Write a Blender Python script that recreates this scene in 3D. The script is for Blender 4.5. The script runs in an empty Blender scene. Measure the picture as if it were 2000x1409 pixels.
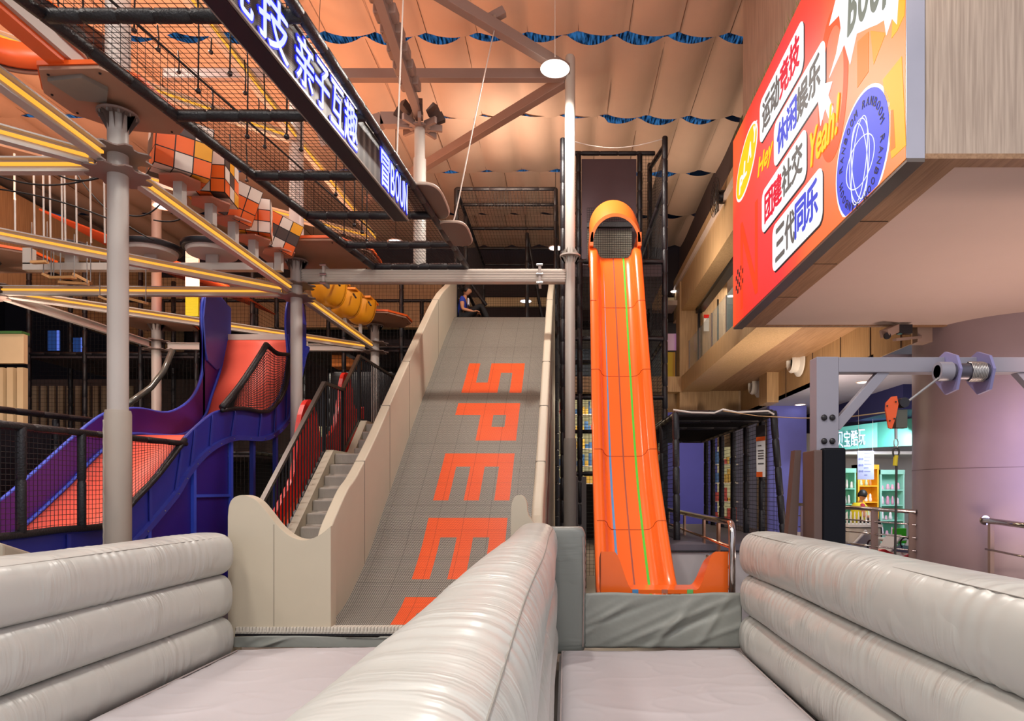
import bpy, math, random
import numpy as np
from mathutils import Vector, Matrix, noise
random.seed(7)
rng = np.random.default_rng(7)
S = bpy.context.scene
C = S.collection
pi = math.pi

# ------------------------------------------------------------------ camera
F = 1300.0; CX = 1105.0; CY = 960.0; CH = 1.7
cam_d = bpy.data.cameras.new('camera')
cam = bpy.data.objects.new('camera', cam_d); C.objects.link(cam)
cam.location = (0, 0, CH); cam.rotation_euler = (pi/2, 0, 0)
cam_d.sensor_width = 36; cam_d.lens = 36*F/2000
cam_d.shift_x = -(CX-1000)/2000; cam_d.shift_y = (CY-704.5)/2000
cam_d.clip_end = 200
S.camera = cam

# ------------------------------------------------------------------ exposure and world
EXPO = -0.1
S.view_settings.view_transform = 'Standard'; S.view_settings.look = 'None'
S.view_settings.gamma = 1; S.view_settings.use_curve_mapping = False
S.view_settings.exposure = EXPO
S.cycles.max_bounces = 6; S.cycles.diffuse_bounces = 3; S.cycles.glossy_bounces = 3
S.cycles.transparent_max_bounces = 8; S.cycles.sample_clamp_indirect = 4
S.cycles.caustics_reflective = False; S.cycles.caustics_refractive = False
W = bpy.data.worlds.new('world'); S.world = W; W.use_nodes = True
W.node_tree.nodes['Background'].inputs[0].default_value = (0.86, 0.84, 0.92, 1)
W.node_tree.nodes['Background'].inputs[1].default_value = 1.0

def rgb(h):
    h = h.lstrip('#'); v = [int(h[i:i+2], 16)/255 for i in (0, 2, 4)]
    return tuple(c/12.92 if c <= .04045 else ((c+.055)/1.055)**2.4 for c in v)

def lamp(name, kind, loc, power, col, size=1.0, aim=None, spot=None, size_y=None):
    d = bpy.data.lights.new(name, kind); d.energy = power; d.color = rgb(col)
    if kind == 'AREA':
        d.shape = 'RECTANGLE' if size_y else 'DISK'; d.size = size
        if size_y: d.size_y = size_y
    elif kind == 'SPOT':
        d.spot_size = spot or 1.2; d.spot_blend = .6; d.shadow_soft_size = size
    else: d.shadow_soft_size = size
    o = bpy.data.objects.new(name, d); C.objects.link(o); o.location = loc
    v = Vector(aim if aim else (loc[0], loc[1], loc[2]-1)) - Vector(loc)
    o.rotation_euler = v.to_track_quat('-Z', 'Y').to_euler()
    o['kind'] = 'helper'
    return o
# high-bay lamps under the roof (the ones behind and beside the camera too)
for i, (x, y, p) in enumerate([(-0.4, 1.2, 300), (3.0, -1.5, 230), (-4.2, 1.0, 290), (-7.5, 3.5, 200), (1.0, -4.5, 240), (-4.5, -4.0, 230)]):
    lamp('high_bay_and_fill', 'AREA', (x, y, 9.0), p, 'FFFAF2', 1.2)
lamp('high_bay_and_fill', 'AREA', (-6.6, 9.2, 8.9), 260, 'FFF2E8', 1.0)  # fill added to brighten the coral slide, not a known lamp
lamp('high_bay_and_fill', 'SPOT', (-.17, 10.2, 8.02), 800, 'FFF6EC', .16, spot=2.9)
# unseen warm uplights in mid-air, added for the orange ceiling glow
for (x, y, z, p) in [(-5.6, 7.6, 5.9, 95), (-5.5, 12.2, 5.9, 130), (-8.0, 8.9, 5.6, 140), (-7.3, 13.5, 5.7, 120), (-11.5, 12, 5.5, 115), (-3.2, 12.2, 6.2, 40), (-3.0, 6.0, 6.2, 45)]:
    lamp('ceiling_glow_light', 'AREA', (x, y, z), p, 'FFB083', 1.3, aim=(x, y, 9))
lamp('ceiling_fill', 'AREA', (1.0, 4.5, 5.2), 115, 'FFE6D0', 1.5, aim=(0, 7.5, 9.7))  # unseen fill added in mid-air to brighten the fabric ceiling
lamp('ceiling_fill', 'AREA', (-1.3, 13.8, 8.0), 60, 'FFE0C8', 1.0, aim=(-1.3, 15, 9.7))  # second added fill, for the rear fabric rows
lamp('arcade_glow', 'SPOT', (8.2, 6.0, 1.6), 1100, 'A8A6FF', .5, aim=(7.0, 9.8, 2.1), spot=.62)
lamp('arcade_glow', 'SPOT', (4.2, 4.8, 3.6), 300, 'FFC9BE', .5, aim=(6.5, 9.8, 1.6), spot=.7)
lamp('shop_light', 'AREA', (8.0, 15.9, 2.9), 60, 'F4F6FF', .8, aim=(8.0, 18, 1.2))
lamp('shop_light', 'AREA', (9.0, 14.6, 3.9), 55, 'E4E6FF', 1.6, aim=(8.6, 17, 2.4))
lamp('mall_fill', 'AREA', (4.6, 13.0, 2.2), 130, 'FFE7CC', 1.2, aim=(5.0, 15, 5.0))  # unseen fill added from below to brighten the oak fascia
lamp('shop_light', 'AREA', (-5.6, 19.0, 5.0), 90, 'FFF4E2', 2)
lamp('shop_light', 'AREA', (1.6, 17.5, 4.2), 150, 'FFE9C8', 2)
lamp('soffit_fill', 'AREA', (5.6, 7.6, .35), 115, 'FFDCCB', 1.6, aim=(5.6, 7.8, 4))  # fill added behind the right barrier to brighten the soffit
lamp('mall_fill', 'AREA', (-9.2, 10.5, 4.2), 110, 'FFE2CC', 1.0, aim=(-9.4, 16, 3))  # unseen fill added to lift the dark left background
lamp('mall_fill', 'AREA', (1.95, 15.5, 6.6), 75, 'FFEAD2', 1.0, aim=(3.8, 15.5, 7.2))  # fill hidden behind the slide tower, added to brighten the oak beam
lamp('mall_fill', 'AREA', (6.0, 20.0, 7.9), 200, 'FFEBD2', 2)

# ------------------------------------------------------------------ materials
MATS = {}
def mat(name, col, rough=.5, metal=0, emit=0, bump=None, var=.06, vs=3.0, spec=.5, coat=0, alpha=1):
    """bump=(scale, strength, (sx,sy,sz))"""
    if name in MATS: return MATS[name]
    m = bpy.data.materials.new(name); m.use_nodes = True; MATS[name] = m
    nt = m.node_tree; N = nt.nodes; L = nt.links
    b = N['Principled BSDF']; c = rgb(col)
    tc = N.new('ShaderNodeTexCoord')
    b.inputs['Roughness'].default_value = rough; b.inputs['Metallic'].default_value = metal
    b.inputs['Specular IOR Level'].default_value = spec
    b.inputs['Coat Weight'].default_value = coat; b.inputs['Coat Roughness'].default_value = .08
    if alpha < 1: b.inputs['Alpha'].default_value = alpha
    if emit:
        b.inputs['Base Color'].default_value = (*[x*.08 for x in c], 1); b.inputs['Specular IOR Level'].default_value = .15
        b.inputs['Emission Color'].default_value = (*c, 1); b.inputs['Emission Strength'].default_value = emit
        return m
    n = N.new('ShaderNodeTexNoise'); n.inputs['Scale'].default_value = vs; n.inputs['Detail'].default_value = 4
    L.new(tc.outputs['Object'], n.inputs['Vector'])
    r = N.new('ShaderNodeMapRange'); r.inputs['To Min'].default_value = 1-var*1.6; r.inputs['To Max'].default_value = 1+var*1.6
    L.new(n.outputs['Fac'], r.inputs['Value'])
    mx = N.new('ShaderNodeVectorMath'); mx.operation = 'SCALE'; mx.inputs[0].default_value = c
    L.new(r.outputs[0], mx.inputs['Scale']); L.new(mx.outputs[0], b.inputs['Base Color'])
    if bump:
        n2 = N.new('ShaderNodeTexNoise'); n2.inputs['Scale'].default_value = bump[0]; n2.inputs['Detail'].default_value = 3
        mp = N.new('ShaderNodeMapping'); mp.inputs['Scale'].default_value = bump[2] if len(bump) > 2 else (1, 1, 1)
        L.new(tc.outputs['Object'], mp.inputs['Vector']); L.new(mp.outputs[0], n2.inputs['Vector'])
        bp = N.new('ShaderNodeBump'); bp.inputs['Strength'].default_value = bump[1]; bp.inputs['Distance'].default_value = .02
        L.new(n2.outputs['Fac'], bp.inputs['Height']); L.new(bp.outputs[0], b.inputs['Normal'])
    return m

def wood_mat(name, c1, c2, axis='Z'):
    m = bpy.data.materials.new(name); m.use_nodes = True; MATS[name] = m
    nt = m.node_tree; N = nt.nodes; L = nt.links; b = N['Principled BSDF']; b.inputs['Roughness'].default_value = .55
    tc = N.new('ShaderNodeTexCoord'); mp = N.new('ShaderNodeMapping')
    mp.inputs['Scale'].default_value = {'Z': (22, 22, .8), 'Y': (22, .8, 22), 'X': (.8, 22, 22)}[axis]
    n = N.new('ShaderNodeTexNoise'); n.inputs['Scale'].default_value = 2; n.inputs['Detail'].default_value = 5
    cr = N.new('ShaderNodeValToRGB'); cr.color_ramp.elements[0].color = (*rgb(c1), 1); cr.color_ramp.elements[1].color = (*rgb(c2), 1)
    cr.color_ramp.elements[0].position = .35; cr.color_ramp.elements[1].position = .65
    L.new(tc.outputs['Object'], mp.inputs[0]); L.new(mp.outputs[0], n.inputs[0]); L.new(n.outputs['Fac'], cr.inputs[0]); L.new(cr.outputs[0], b.inputs['Base Color'])
    return m

def lattice_mat(name, c1, c2):
    """woven plastic tile: uv in metres"""
    m = bpy.data.materials.new(name); m.use_nodes = True; MATS[name] = m
    nt = m.node_tree; N = nt.nodes; L = nt.links; b = N['Principled BSDF']; b.inputs['Roughness'].default_value = .5
    uv = N.new('ShaderNodeUVMap')
    br = N.new('ShaderNodeTexBrick'); br.inputs['Scale'].default_value = 1; br.inputs['Brick Width'].default_value = .021
    br.inputs['Row Height'].default_value = .019; br.inputs['Mortar Size'].default_value = .0042; br.inputs['Mortar Smooth'].default_value = .3
    br.inputs['Color1'].default_value = (*rgb(c1), 1); br.inputs['Color2'].default_value = (*[x*1.08 for x in rgb(c1)], 1)
    br.inputs['Mortar'].default_value = (*rgb(c2), 1)
    L.new(uv.outputs[0], br.inputs['Vector'])
    b2 = N.new('ShaderNodeTexBrick'); b2.offset = 0; b2.inputs['Scale'].default_value = 1; b2.inputs['Brick Width'].default_value = .33
    b2.inputs['Row Height'].default_value = .5; b2.inputs['Mortar Size'].default_value = .004; b2.inputs['Mortar Smooth'].default_value = .1
    b2.inputs['Color1'].default_value = b2.inputs['Color2'].default_value = (1, 1, 1, 1); b2.inputs['Mortar'].default_value = (.62, .62, .62, 1)
    L.new(uv.outputs[0], b2.inputs['Vector'])
    mm = N.new('ShaderNodeMix'); mm.data_type = 'RGBA'; mm.blend_type = 'MULTIPLY'; mm.inputs[0].default_value = 1
    L.new(br.outputs['Color'], mm.inputs[6]); L.new(b2.outputs['Color'], mm.inputs[7]); L.new(mm.outputs[2], b.inputs['Base Color'])
    bp = N.new('ShaderNodeBump'); bp.invert = True; bp.inputs['Strength'].default_value = .5; bp.inputs['Distance'].default_value = .004
    L.new(br.outputs['Fac'], bp.inputs['Height']); L.new(bp.outputs[0], b.inputs['Normal'])
    return m

def vinyl(name, col, rough=.38, axis=1, k=1.0):
    """inflated vinyl: fine puckers running around the tube, gathered in patches"""
    m = bpy.data.materials.new(name); m.use_nodes = True; MATS[name] = m
    nt = m.node_tree; N = nt.nodes; L = nt.links; b = N['Principled BSDF']; b.inputs['Roughness'].default_value = rough
    b.inputs['Base Color'].default_value = (*rgb(col), 1)
    tc = N.new('ShaderNodeTexCoord')
    mp = N.new('ShaderNodeMapping'); s = [2.2, 2.2, 2.2]; s[axis] = 17; mp.inputs['Scale'].default_value = s
    n = N.new('ShaderNodeTexNoise'); n.inputs['Scale'].default_value = 1; n.inputs['Detail'].default_value = 2; n.inputs['Distortion'].default_value = .25
    L.new(tc.outputs['Object'], mp.inputs[0]); L.new(mp.outputs[0], n.inputs[0])
    n2 = N.new('ShaderNodeTexNoise'); n2.inputs['Scale'].default_value = 2.4; L.new(tc.outputs['Object'], n2.inputs[0])
    r = N.new('ShaderNodeMapRange'); r.inputs['From Min'].default_value = .45; r.inputs['From Max'].default_value = .68
    L.new(n2.outputs['Fac'], r.inputs[0])
    mu = N.new('ShaderNodeMath'); mu.operation = 'MULTIPLY'; L.new(n.outputs['Fac'], mu.inputs[0]); L.new(r.outputs[0], mu.inputs[1])
    bp = N.new('ShaderNodeBump'); bp.inputs['Strength'].default_value = .55*k; bp.inputs['Distance'].default_value = .03
    L.new(mu.outputs[0], bp.inputs['Height']); L.new(bp.outputs[0], b.inputs['Normal'])
    return m

black = mat('black_padding', '17161B', .42, bump=(60, .3, (1, 1, 1)), var=.15)
netm = mat('black_net', '0D0D10', .7)
blackrub = mat('black_rubber', '17141A', .35)
steel = mat('painted_steel', 'BDB5AE', .42, var=.03)
steeld = mat('brown_grey_steel', '8A7770', .5, var=.04)
chrome_orange_reflection = mat('steel_orange_reflection', 'E0B296', .22, 1, var=.02)  # orange reflections are put into the steel's colour
chrome = mat('polished_steel', 'C9C4C2', .16, 1, var=.02)
bolt_m = mat('zinc_bolt', 'B5B3B0', .3, .9)
led = mat('amber_light_strip', 'FFAC3C', emit=1.35)
led_hot = mat('white_hot_lamp', 'FFF6E4', emit=12)
white_led = mat('cool_downlight', 'FFFFFF', emit=5)
orange = mat('orange_plastic', 'F76C22', .28, var=.03, coat=.4)
orange_pl = mat('orange_pad', 'E8601E', .45)
ply = mat('birch_underside', 'A8816C', .6, var=.08)
infl = vinyl('grey_vinyl', 'BDBEB9', rough=.33, k=1.5)
infl2 = vinyl('grey_green_vinyl', '7C807C', axis=2, k=.8)
mat_top = mat('lilac_grey_vinyl', 'BAB6BA', .5, bump=(1.6, .55, (1, 1.2, 1)), var=.02)
apron_m = mat('sage_grey_tarp', '8E918B', .45, bump=(4, .6, (1, 1, 1)), var=.04)
padwall = mat('beige_padding', 'C2B7A2', .55, bump=(3, .15, (1, 1, 1)), var=.03)
tile_g = lattice_mat('grey_lattice_tile', 'ADA89D', '353230')
tile_o = lattice_mat('orange_lattice_tile', 'FF6A28', 'C23A10')
blue_m = mat('royal_blue_panel', '2B3196', .4, var=.08, vs=1.5)
blue_e = mat('bright_blue_edge', '3D58D6', .4)
violet = mat('violet_panel', '402083', .35, var=.1, vs=1)
coral = mat('coral_slide_bed', 'FF6A52', .5, var=.04)
red_m = mat('red_plastic', 'E2231A', .35)
yellow_m = mat('amber_plastic', 'F5A11E', .4)
wood = wood_mat('oak_panel', 'B08F68', 'C8A67C')
wood_y = wood_mat('oak_panel_along', '8E6B4C', 'A68160', 'Y')
wood_grey = wood_mat('grey_oak_panel', 'A28F80', 'BFAC9B')
plaster = mat('plaster', 'CBB9AE', .8, var=.02)
dark_m = mat('dark_wall', '241E22', .8)
taupe = mat('taupe_panel', '57454A', .8)
floor_m = mat('mall_floor', '8E867F', .35)
glass_m = mat('balustrade_glass', '9FB4B8', .05, alpha=.25)
rope_w = mat('white_rope', 'D9D3CB', .8)
purple_wall = mat('periwinkle_wall', '6A6CC0', .6)

# ------------------------------------------------------------------ mesh builder
WL = {}
class MB:
    def __init__(s): s.v = []; s.f = []; s.mi = []; s.uv = None
    def add(s, V, Fc, mi=0):
        o = len(s.v); s.v.extend([tuple(map(float, p)) for p in V]); s.f.extend([tuple(i+o for i in f) for f in Fc]); s.mi.extend([mi]*len(Fc)); return s
    def box(s, a, b, mi=0):
        x0, y0, z0 = [min(p, q) for p, q in zip(a, b)]; x1, y1, z1 = [max(p, q) for p, q in zip(a, b)]
        return s.add([(x0,y0,z0),(x1,y0,z0),(x1,y1,z0),(x0,y1,z0),(x0,y0,z1),(x1,y0,z1),(x1,y1,z1),(x0,y1,z1)],
              [(3,2,1,0),(4,5,6,7),(0,1,5,4),(1,2,6,5),(2,3,7,6),(3,0,4,7)], mi)
    def beam(s, p, q, w, h, mi=0, up=(0, 0, 1)):
        p = Vector(p); q = Vector(q); d = (q-p).normalized(); up = Vector(up)
        if abs(d.dot(up)) > .98: up = Vector((0, 1, 0))
        r = d.cross(up).normalized(); u = r.cross(d)
        V = []
        for c in (p, q):
            for a, b in ((-1,-1),(1,-1),(1,1),(-1,1)): V.append(c+r*(a*w/2)+u*(b*h/2))
        return s.add(V, [(0,1,2,3),(7,6,5,4),(0,4,5,1),(1,5,6,2),(2,6,7,3),(3,7,4,0)], mi)
    def tube(s, path, r, n=10, closed=False, mi=0, caps=True):
        P = [Vector(p) for p in path]; m = len(P); V = []; Fc = []; prev = None
        for i, p in enumerate(P):
            if closed: d = P[(i+1) % m]-P[i-1]
            else: d = P[min(i+1, m-1)]-P[max(i-1, 0)]
            d.normalize()
            if prev is None:
                a = Vector((0, 0, 1)) if abs(d.z) < .9 else Vector((1, 0, 0)); x = d.cross(a).normalized()
            else: x = (prev-d*prev.dot(d)).normalized()
            prev = x; y = d.cross(x); rr = r[i] if hasattr(r, '__len__') else r
            for k in range(n):
                t = 2*pi*k/n; V.append(p+x*math.cos(t)*rr+y*math.sin(t)*rr)
        for i in range(m if closed else m-1):
            for k in range(n):
                a = i*n+k; b = i*n+(k+1) % n; c = ((i+1) % m)*n+(k+1) % n; d = ((i+1) % m)*n+k
                Fc.append((a, b, c, d))
        if caps and not closed: Fc.append(tuple(range(n-1, -1, -1))); Fc.append(tuple((m-1)*n+k for k in range(n)))
        return s.add(V, Fc, mi)
    def pad(s, p, q, r, n=10, seg=.38, mi=0):
        """padded pole: foam sleeves with tied joints"""
        p = Vector(p); q = Vector(q); L = (q-p).length; k = max(1, round(L/seg)); path = []; rs = []
        for i in range(k):
            a = i/k; b = (i+1)/k; e = .02/L
            path += [p.lerp(q, a+e*.1), p.lerp(q, a+e), p.lerp(q, b-e), p.lerp(q, b-e*.1)]; rs += [r*.8, r, r, r*.8]
        return s.tube(path, rs, n, mi=mi)
    def lathe(s, prof, c, n=24, axis='Z', mi=0):
        V = []; Fc = []; m = len(prof)
        for (r, h) in prof:
            for k in range(n):
                t = 2*pi*k/n; a, b = r*math.cos(t), r*math.sin(t)
                V.append({'Z': (c[0]+a, c[1]+b, c[2]+h), 'X': (c[0]+h, c[1]+a, c[2]+b), 'Y': (c[0]+b, c[1]+h, c[2]+a)}[axis])
        for i in range(m-1):
            for k in range(n): Fc.append((i*n+k, i*n+(k+1) % n, (i+1)*n+(k+1) % n, (i+1)*n+k))
        Fc.append(tuple(range(n-1, -1, -1))); Fc.append(tuple((m-1)*n+k for k in range(n)))
        return s.add(V, Fc, mi)
    def prism(s, poly, axis, a, b, mi=0):
        """poly: list of 2D points in the two other axes order (xyz without axis), extruded a..b"""
        def P(p, h): return {'X': (h, p[0], p[1]), 'Y': (p[0], h, p[1]), 'Z': (p[0], p[1], h)}[axis]
        n = len(poly); V = [P(p, a) for p in poly]+[P(p, b) for p in poly]
        Fc = [tuple(range(n)), tuple(range(2*n-1, n-1, -1))]+[(i, i+n, (i+1) % n+n, (i+1) % n) for i in range(n)]
        return s.add(V, Fc, mi)
    def strip(s, top, bot, axis, a, b, mi=0):
        """solid between two matched 2D polylines, extruded along axis: quads only (handles concave outlines)"""
        def P(p, h): return {'X': (h, p[0], p[1]), 'Y': (p[0], h, p[1]), 'Z': (p[0], p[1], h)}[axis]
        n = len(top); V = [P(p, a) for p in top]+[P(p, a) for p in bot]+[P(p, b) for p in top]+[P(p, b) for p in bot]; Fc = []
        for i in range(n-1):
            Fc += [(i, i+1, n+i+1, n+i), (2*n+i+1, 2*n+i, 3*n+i, 3*n+i+1), (i+1, i, 2*n+i, 2*n+i+1), (n+i, n+i+1, 3*n+i+1, 3*n+i)]
        Fc += [(0, n, 3*n, 2*n), (n-1, 3*n-1, 4*n-1, 2*n-1)]
        return s.add(V, Fc, mi)
    def grid(s, f, nu, nv, mi=0):
        V = [f(i/nu, j/nv) for j in range(nv+1) for i in range(nu+1)]
        Fc = [(j*(nu+1)+i, j*(nu+1)+i+1, (j+1)*(nu+1)+i+1, (j+1)*(nu+1)+i) for j in range(nv) for i in range(nu)]
        return s.add(V, Fc, mi)
    def net(s, f, nu, nv, r=.0022, su=1, sv=1):
        """square net over a patch f(u,v); su,sv sample counts along each cord"""
        for i in range(nu+1): s.tube([f(i/nu, k/sv) for k in range(sv+1)], r, 3, caps=False)
        for j in range(nv+1): s.tube([f(k/su, j/nv) for k in range(su+1)], r, 3, caps=False)
        return s
    def ball(s, c, r, n=12, mi=0, sc=(1, 1, 1)):
        m = n//2; V = []; Fc = []
        for i in range(m+1):
            t = pi*i/m
            for k in range(n):
                p = 2*pi*k/n; V.append((c[0]+r*sc[0]*math.sin(t)*math.cos(p), c[1]+r*sc[1]*math.sin(t)*math.sin(p), c[2]+r*sc[2]*math.cos(t)))
        for i in range(m):
            for k in range(n): Fc.append((i*n+k, (i+1)*n+k, (i+1)*n+(k+1) % n, i*n+(k+1) % n))
        return s.add(V, Fc, mi)
    def build(s, name, mats, parent=None, smooth=False, bevel=0, solid=0, sub=0, auto=None):
        me = bpy.data.meshes.new(name); off = WL.get(parent, Vector((0, 0, 0))) if parent else Vector((0, 0, 0))
        me.from_pydata([(x-off[0], y-off[1], z-off[2]) for x, y, z in s.v], [], s.f)
        for m in (mats if isinstance(mats, (list, tuple)) else [mats]): me.materials.append(m)
        me.polygons.foreach_set('material_index', s.mi)
        if smooth: me.polygons.foreach_set('use_smooth', [True]*len(s.f))
        if s.uv:
            ul = me.uv_layers.new(name='UVMap')
            for l in me.loops: ul.data[l.index].uv = s.uv[l.vertex_index]
        me.update()
        o = bpy.data.objects.new(name, me); C.objects.link(o)
        if parent: o.parent = parent
        WL[o] = off
        if auto and smooth:
            import bmesh
            bm = bmesh.new(); bm.from_mesh(me)
            for e in bm.edges:
                if len(e.link_faces) == 2 and e.calc_face_angle(0) > auto: e.smooth = False
            bm.to_mesh(me); bm.free()
        if solid:
            md = o.modifiers.new('s', 'SOLIDIFY'); md.thickness = abs(solid); md.offset = -1 if solid > 0 else 1
        if bevel:
            md = o.modifiers.new('b', 'BEVEL'); md.width = bevel; md.segments = 3; md.limit_method = 'ANGLE'; md.angle_limit = .6
        if sub:
            md = o.modifiers.new('u', 'SUBSURF'); md.levels = md.render_levels = sub
        return o

def tag(o, label, cat, group=None, kind=None):
    if label: o['label'] = label
    if cat: o['category'] = cat
    if group: o['group'] = group
    if kind: o['kind'] = kind
    return o
def thing(name, label, cat, loc=(0, 0, 0), group=None):
    o = bpy.data.objects.new(name, None); C.objects.link(o); o.location = loc; o.empty_display_size = .1
    WL[o] = Vector(loc); return tag(o, label, cat, group)
def struct(o): o['kind'] = 'structure'; return o
def dup(root, delta, label=None, rz=0):
    r = root.copy(); C.objects.link(r); r.location = root.location+Vector(delta); WL[r] = WL[root]+Vector(delta)
    if rz: r.rotation_euler = (0, 0, rz)
    if label: r['label'] = label
    for ch in list(root.children):
        c = ch.copy(); C.objects.link(c); c.parent = r
        for g in list(ch.children):
            d = g.copy(); C.objects.link(d); d.parent = c
    return r
def P(px, py, Y): return Vector(((px-CX)/F*Y, Y, CH+(CY-py)/F*Y))

def text(name, s, org, right, up, w, h, m, parent, depth=.01, keep=False, bold=0, fat=0):
    """lettering fitted into a w x h box whose lower-left corner is org"""
    cu = bpy.data.curves.new(name, 'FONT'); cu.body = s; cu.size = 1; cu.offset = bold
    to = bpy.data.objects.new('tmp', cu); C.objects.link(to); bpy.context.view_layer.update()
    me = bpy.data.meshes.new_from_object(to.evaluated_get(bpy.context.evaluated_depsgraph_get()))
    bpy.data.objects.remove(to)
    co = np.array([v.co[:] for v in me.vertices]) if len(me.vertices) else np.zeros((1, 3))
    mn = co.min(0); sz = np.maximum(co.max(0)-mn, 1e-4)
    right = Vector(right).normalized(); up = Vector(up); nrm = right.cross(up).normalized()
    kx = w/sz[0]; ky = h/sz[1]
    if keep: kx = ky = min(kx, ky)
    fs = [tuple(p.vertices) for p in me.polygons]
    base = [Vector(org)+right*((c[0]-mn[0])*kx)+up*((c[1]-mn[1])*ky) for c in co]
    n = len(base); mb = MB()
    cnt = {}
    for f in fs:
        for i in range(len(f)):
            e = (f[i], f[(i+1) % len(f)]); k = tuple(sorted(e)); cnt[k] = None if k in cnt else e
    Fc = fs+[(e[0], e[1], e[1]+n, e[0]+n)[::-1] for e in cnt.values() if e]
    for q, (dx, dz) in enumerate([(0, 0)]+([(fat, 0), (-fat, 0), (0, fat), (0, -fat)] if fat else [])):
        s_ = right*dx+up*dz+nrm*(.0003*q); mb.add([p+nrm*depth+s_ for p in base]+[p+s_ for p in base], Fc)
    bpy.data.meshes.remove(me)
    return mb.build(name, m, parent)
# ================================================================== THE SETTING
struct(MB().box((-20, -8, -.2), (16, 32, 0)).build('floor', floor_m))
# roof above the fabric: blue glazing strips between dark bars
def roof_mat():
    m = bpy.data.materials.new('roof_glazing'); m.use_nodes = True; N = m.node_tree.nodes; L = m.node_tree.links; b = N['Principled BSDF']
    tc = N.new('ShaderNodeTexCoord'); mp = N.new('ShaderNodeMapping'); mp.inputs['Scale'].default_value = (9, 1.2, 1)
    n = N.new('ShaderNodeTexNoise'); n.inputs['Scale'].default_value = 2.5; n.inputs['Detail'].default_value = 6
    cr = N.new('ShaderNodeValToRGB'); cr.color_ramp.elements[0].position = .42; cr.color_ramp.elements[1].position = .62
    cr.color_ramp.elements[0].color = (*rgb('0C1A30'), 1); cr.color_ramp.elements[1].color = (*rgb('3F7FBE'), 1)
    L.new(tc.outputs['Object'], mp.inputs[0]); L.new(mp.outputs[0], n.inputs[0]); L.new(n.outputs['Fac'], cr.inputs[0])
    L.new(cr.outputs[0], b.inputs['Base Color']); L.new(cr.outputs[0], b.inputs['Emission Color']); b.inputs['Emission Strength'].default_value = .6
    return m
struct(MB().box((-20, -8, 11.2), (8, 32, 11.4)).build('ceiling', roof_mat()))
ZC = 9.72
fabs = mat('fabric_seam', '6E5444', .9)
fab = mat('ceiling_fabric', 'CDB19C', .85, bump=(6, .25, (1, .3, 1)), var=.03)
rows = [(-6.5, -1.1), (-1.1, 1.45), (1.45, 4.0), (4.0, 6.55), (6.55, 9.1), (9.1, 11.6), (11.6, 14.15), (14.15, 16.55), (16.55, 19.1), (19.1, 21.6)]
PW = .88
for ri, (ya, yb) in enumerate(rows):
    x0 = -16.0; x1 = 3.72; ns = int((x1-x0)/PW*10); ph = .25*math.sin(ri*2.1)
    def f(u, v, ya=ya, yb=yb, ph=ph, ri=ri):
        x = x0+(x1-x0)*u; t = (x+ph)/PW; q = abs(math.sin(pi*t)); k = math.floor(t); w = .55+.45*math.sin(k*1.7+ri*2.3)
        g = q*q; gp = .13 if (x > -2 or ri < 7) else -.05
        sag = (.13*(1-v)+.10*v)*q**.7 + .05*math.sin(pi*v)*(.6+.4*w)*q + .02*math.sin(5*v+k)
        gg = (.05+.12*q*(.35+.65*w))*(1 if ri < 7 or x > .9 else -.6)
        y = ya+gg+(yb-ya-.01-gg)*v
        return (x, y, ZC-sag)
    cm_ = MB().grid(f, ns, 10)
    k = math.ceil((x0+ph)/PW)
    while k*PW-ph < x1-.05:
        uu = (k*PW-ph-x0)/(x1-x0); du = .005/(x1-x0); k += 1
        cm_.add([Vector(f(uu-du, 0))-Vector((0, 0, .022)), Vector(f(uu+du, 0))-Vector((0, 0, .022)), Vector(f(uu+du, 1))-Vector((0, 0, .022)), Vector(f(uu-du, 1))-Vector((0, 0, .022))], [(0, 1, 2, 3)], 1)
    tag(cm_.build('ceiling_fabric', [fab, fabs], smooth=True), f'pleated cream fabric ceiling panel, row {ri+1} counted from the front of the hall', 'ceiling panel', kind='structure')
# back and left walls
struct(MB().box((-20, 23.5, 0), (3.4, 23.8, 11.2)).build('wall_back', dark_m))
bb = MB(); bb.box((-15.9, 21.8, 7.76), (3.6, 21.9, 8.05)); struct(bb.build('trim_1', mat('cream_band', 'C9B58E', .7)))
struct(MB().box((-20, -8, 0), (-19.8, 23.5, 11.2)).build('wall_left', dark_m))
# left upper bulkhead in oak, lit by the uplights
struct(MB().box((-13.6, 9.0, 6.3), (-13.3, 23.2, 8.9)).build('trim_2', wood))
struct(MB().box((-13.3, 21.5, 7.0), (-4.0, 21.8, 8.6)).build('trim_3', wood))
# ribbed pale wall panels, far left
t = thing('ribbed_wall_panel', 'pale beige ribbed wall panels behind the black net at the far left', 'wall panel', (-11.6, 13.2, 0))
MB().box((-12.9, 13.2, 4.24), (-10.75, 13.3, 4.82)).build('upper_board', mat('pale_beige_board', 'D6BE96', .6), t)
m = MB()
for i in range(11): m.box((-12.85+i*.2, 13.16, 1.2), (-12.85+i*.2+.12, 13.28, 4.15))
m.build('rib_sheet', mat('pale_beige_rib', 'C6AE88', .6), t)
MB().box((-12.9, 13.15, 4.82), (-10.75, 13.35, 4.87)).build('green_edge', mat('green_edge', '3A6B35', .7), t)

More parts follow.
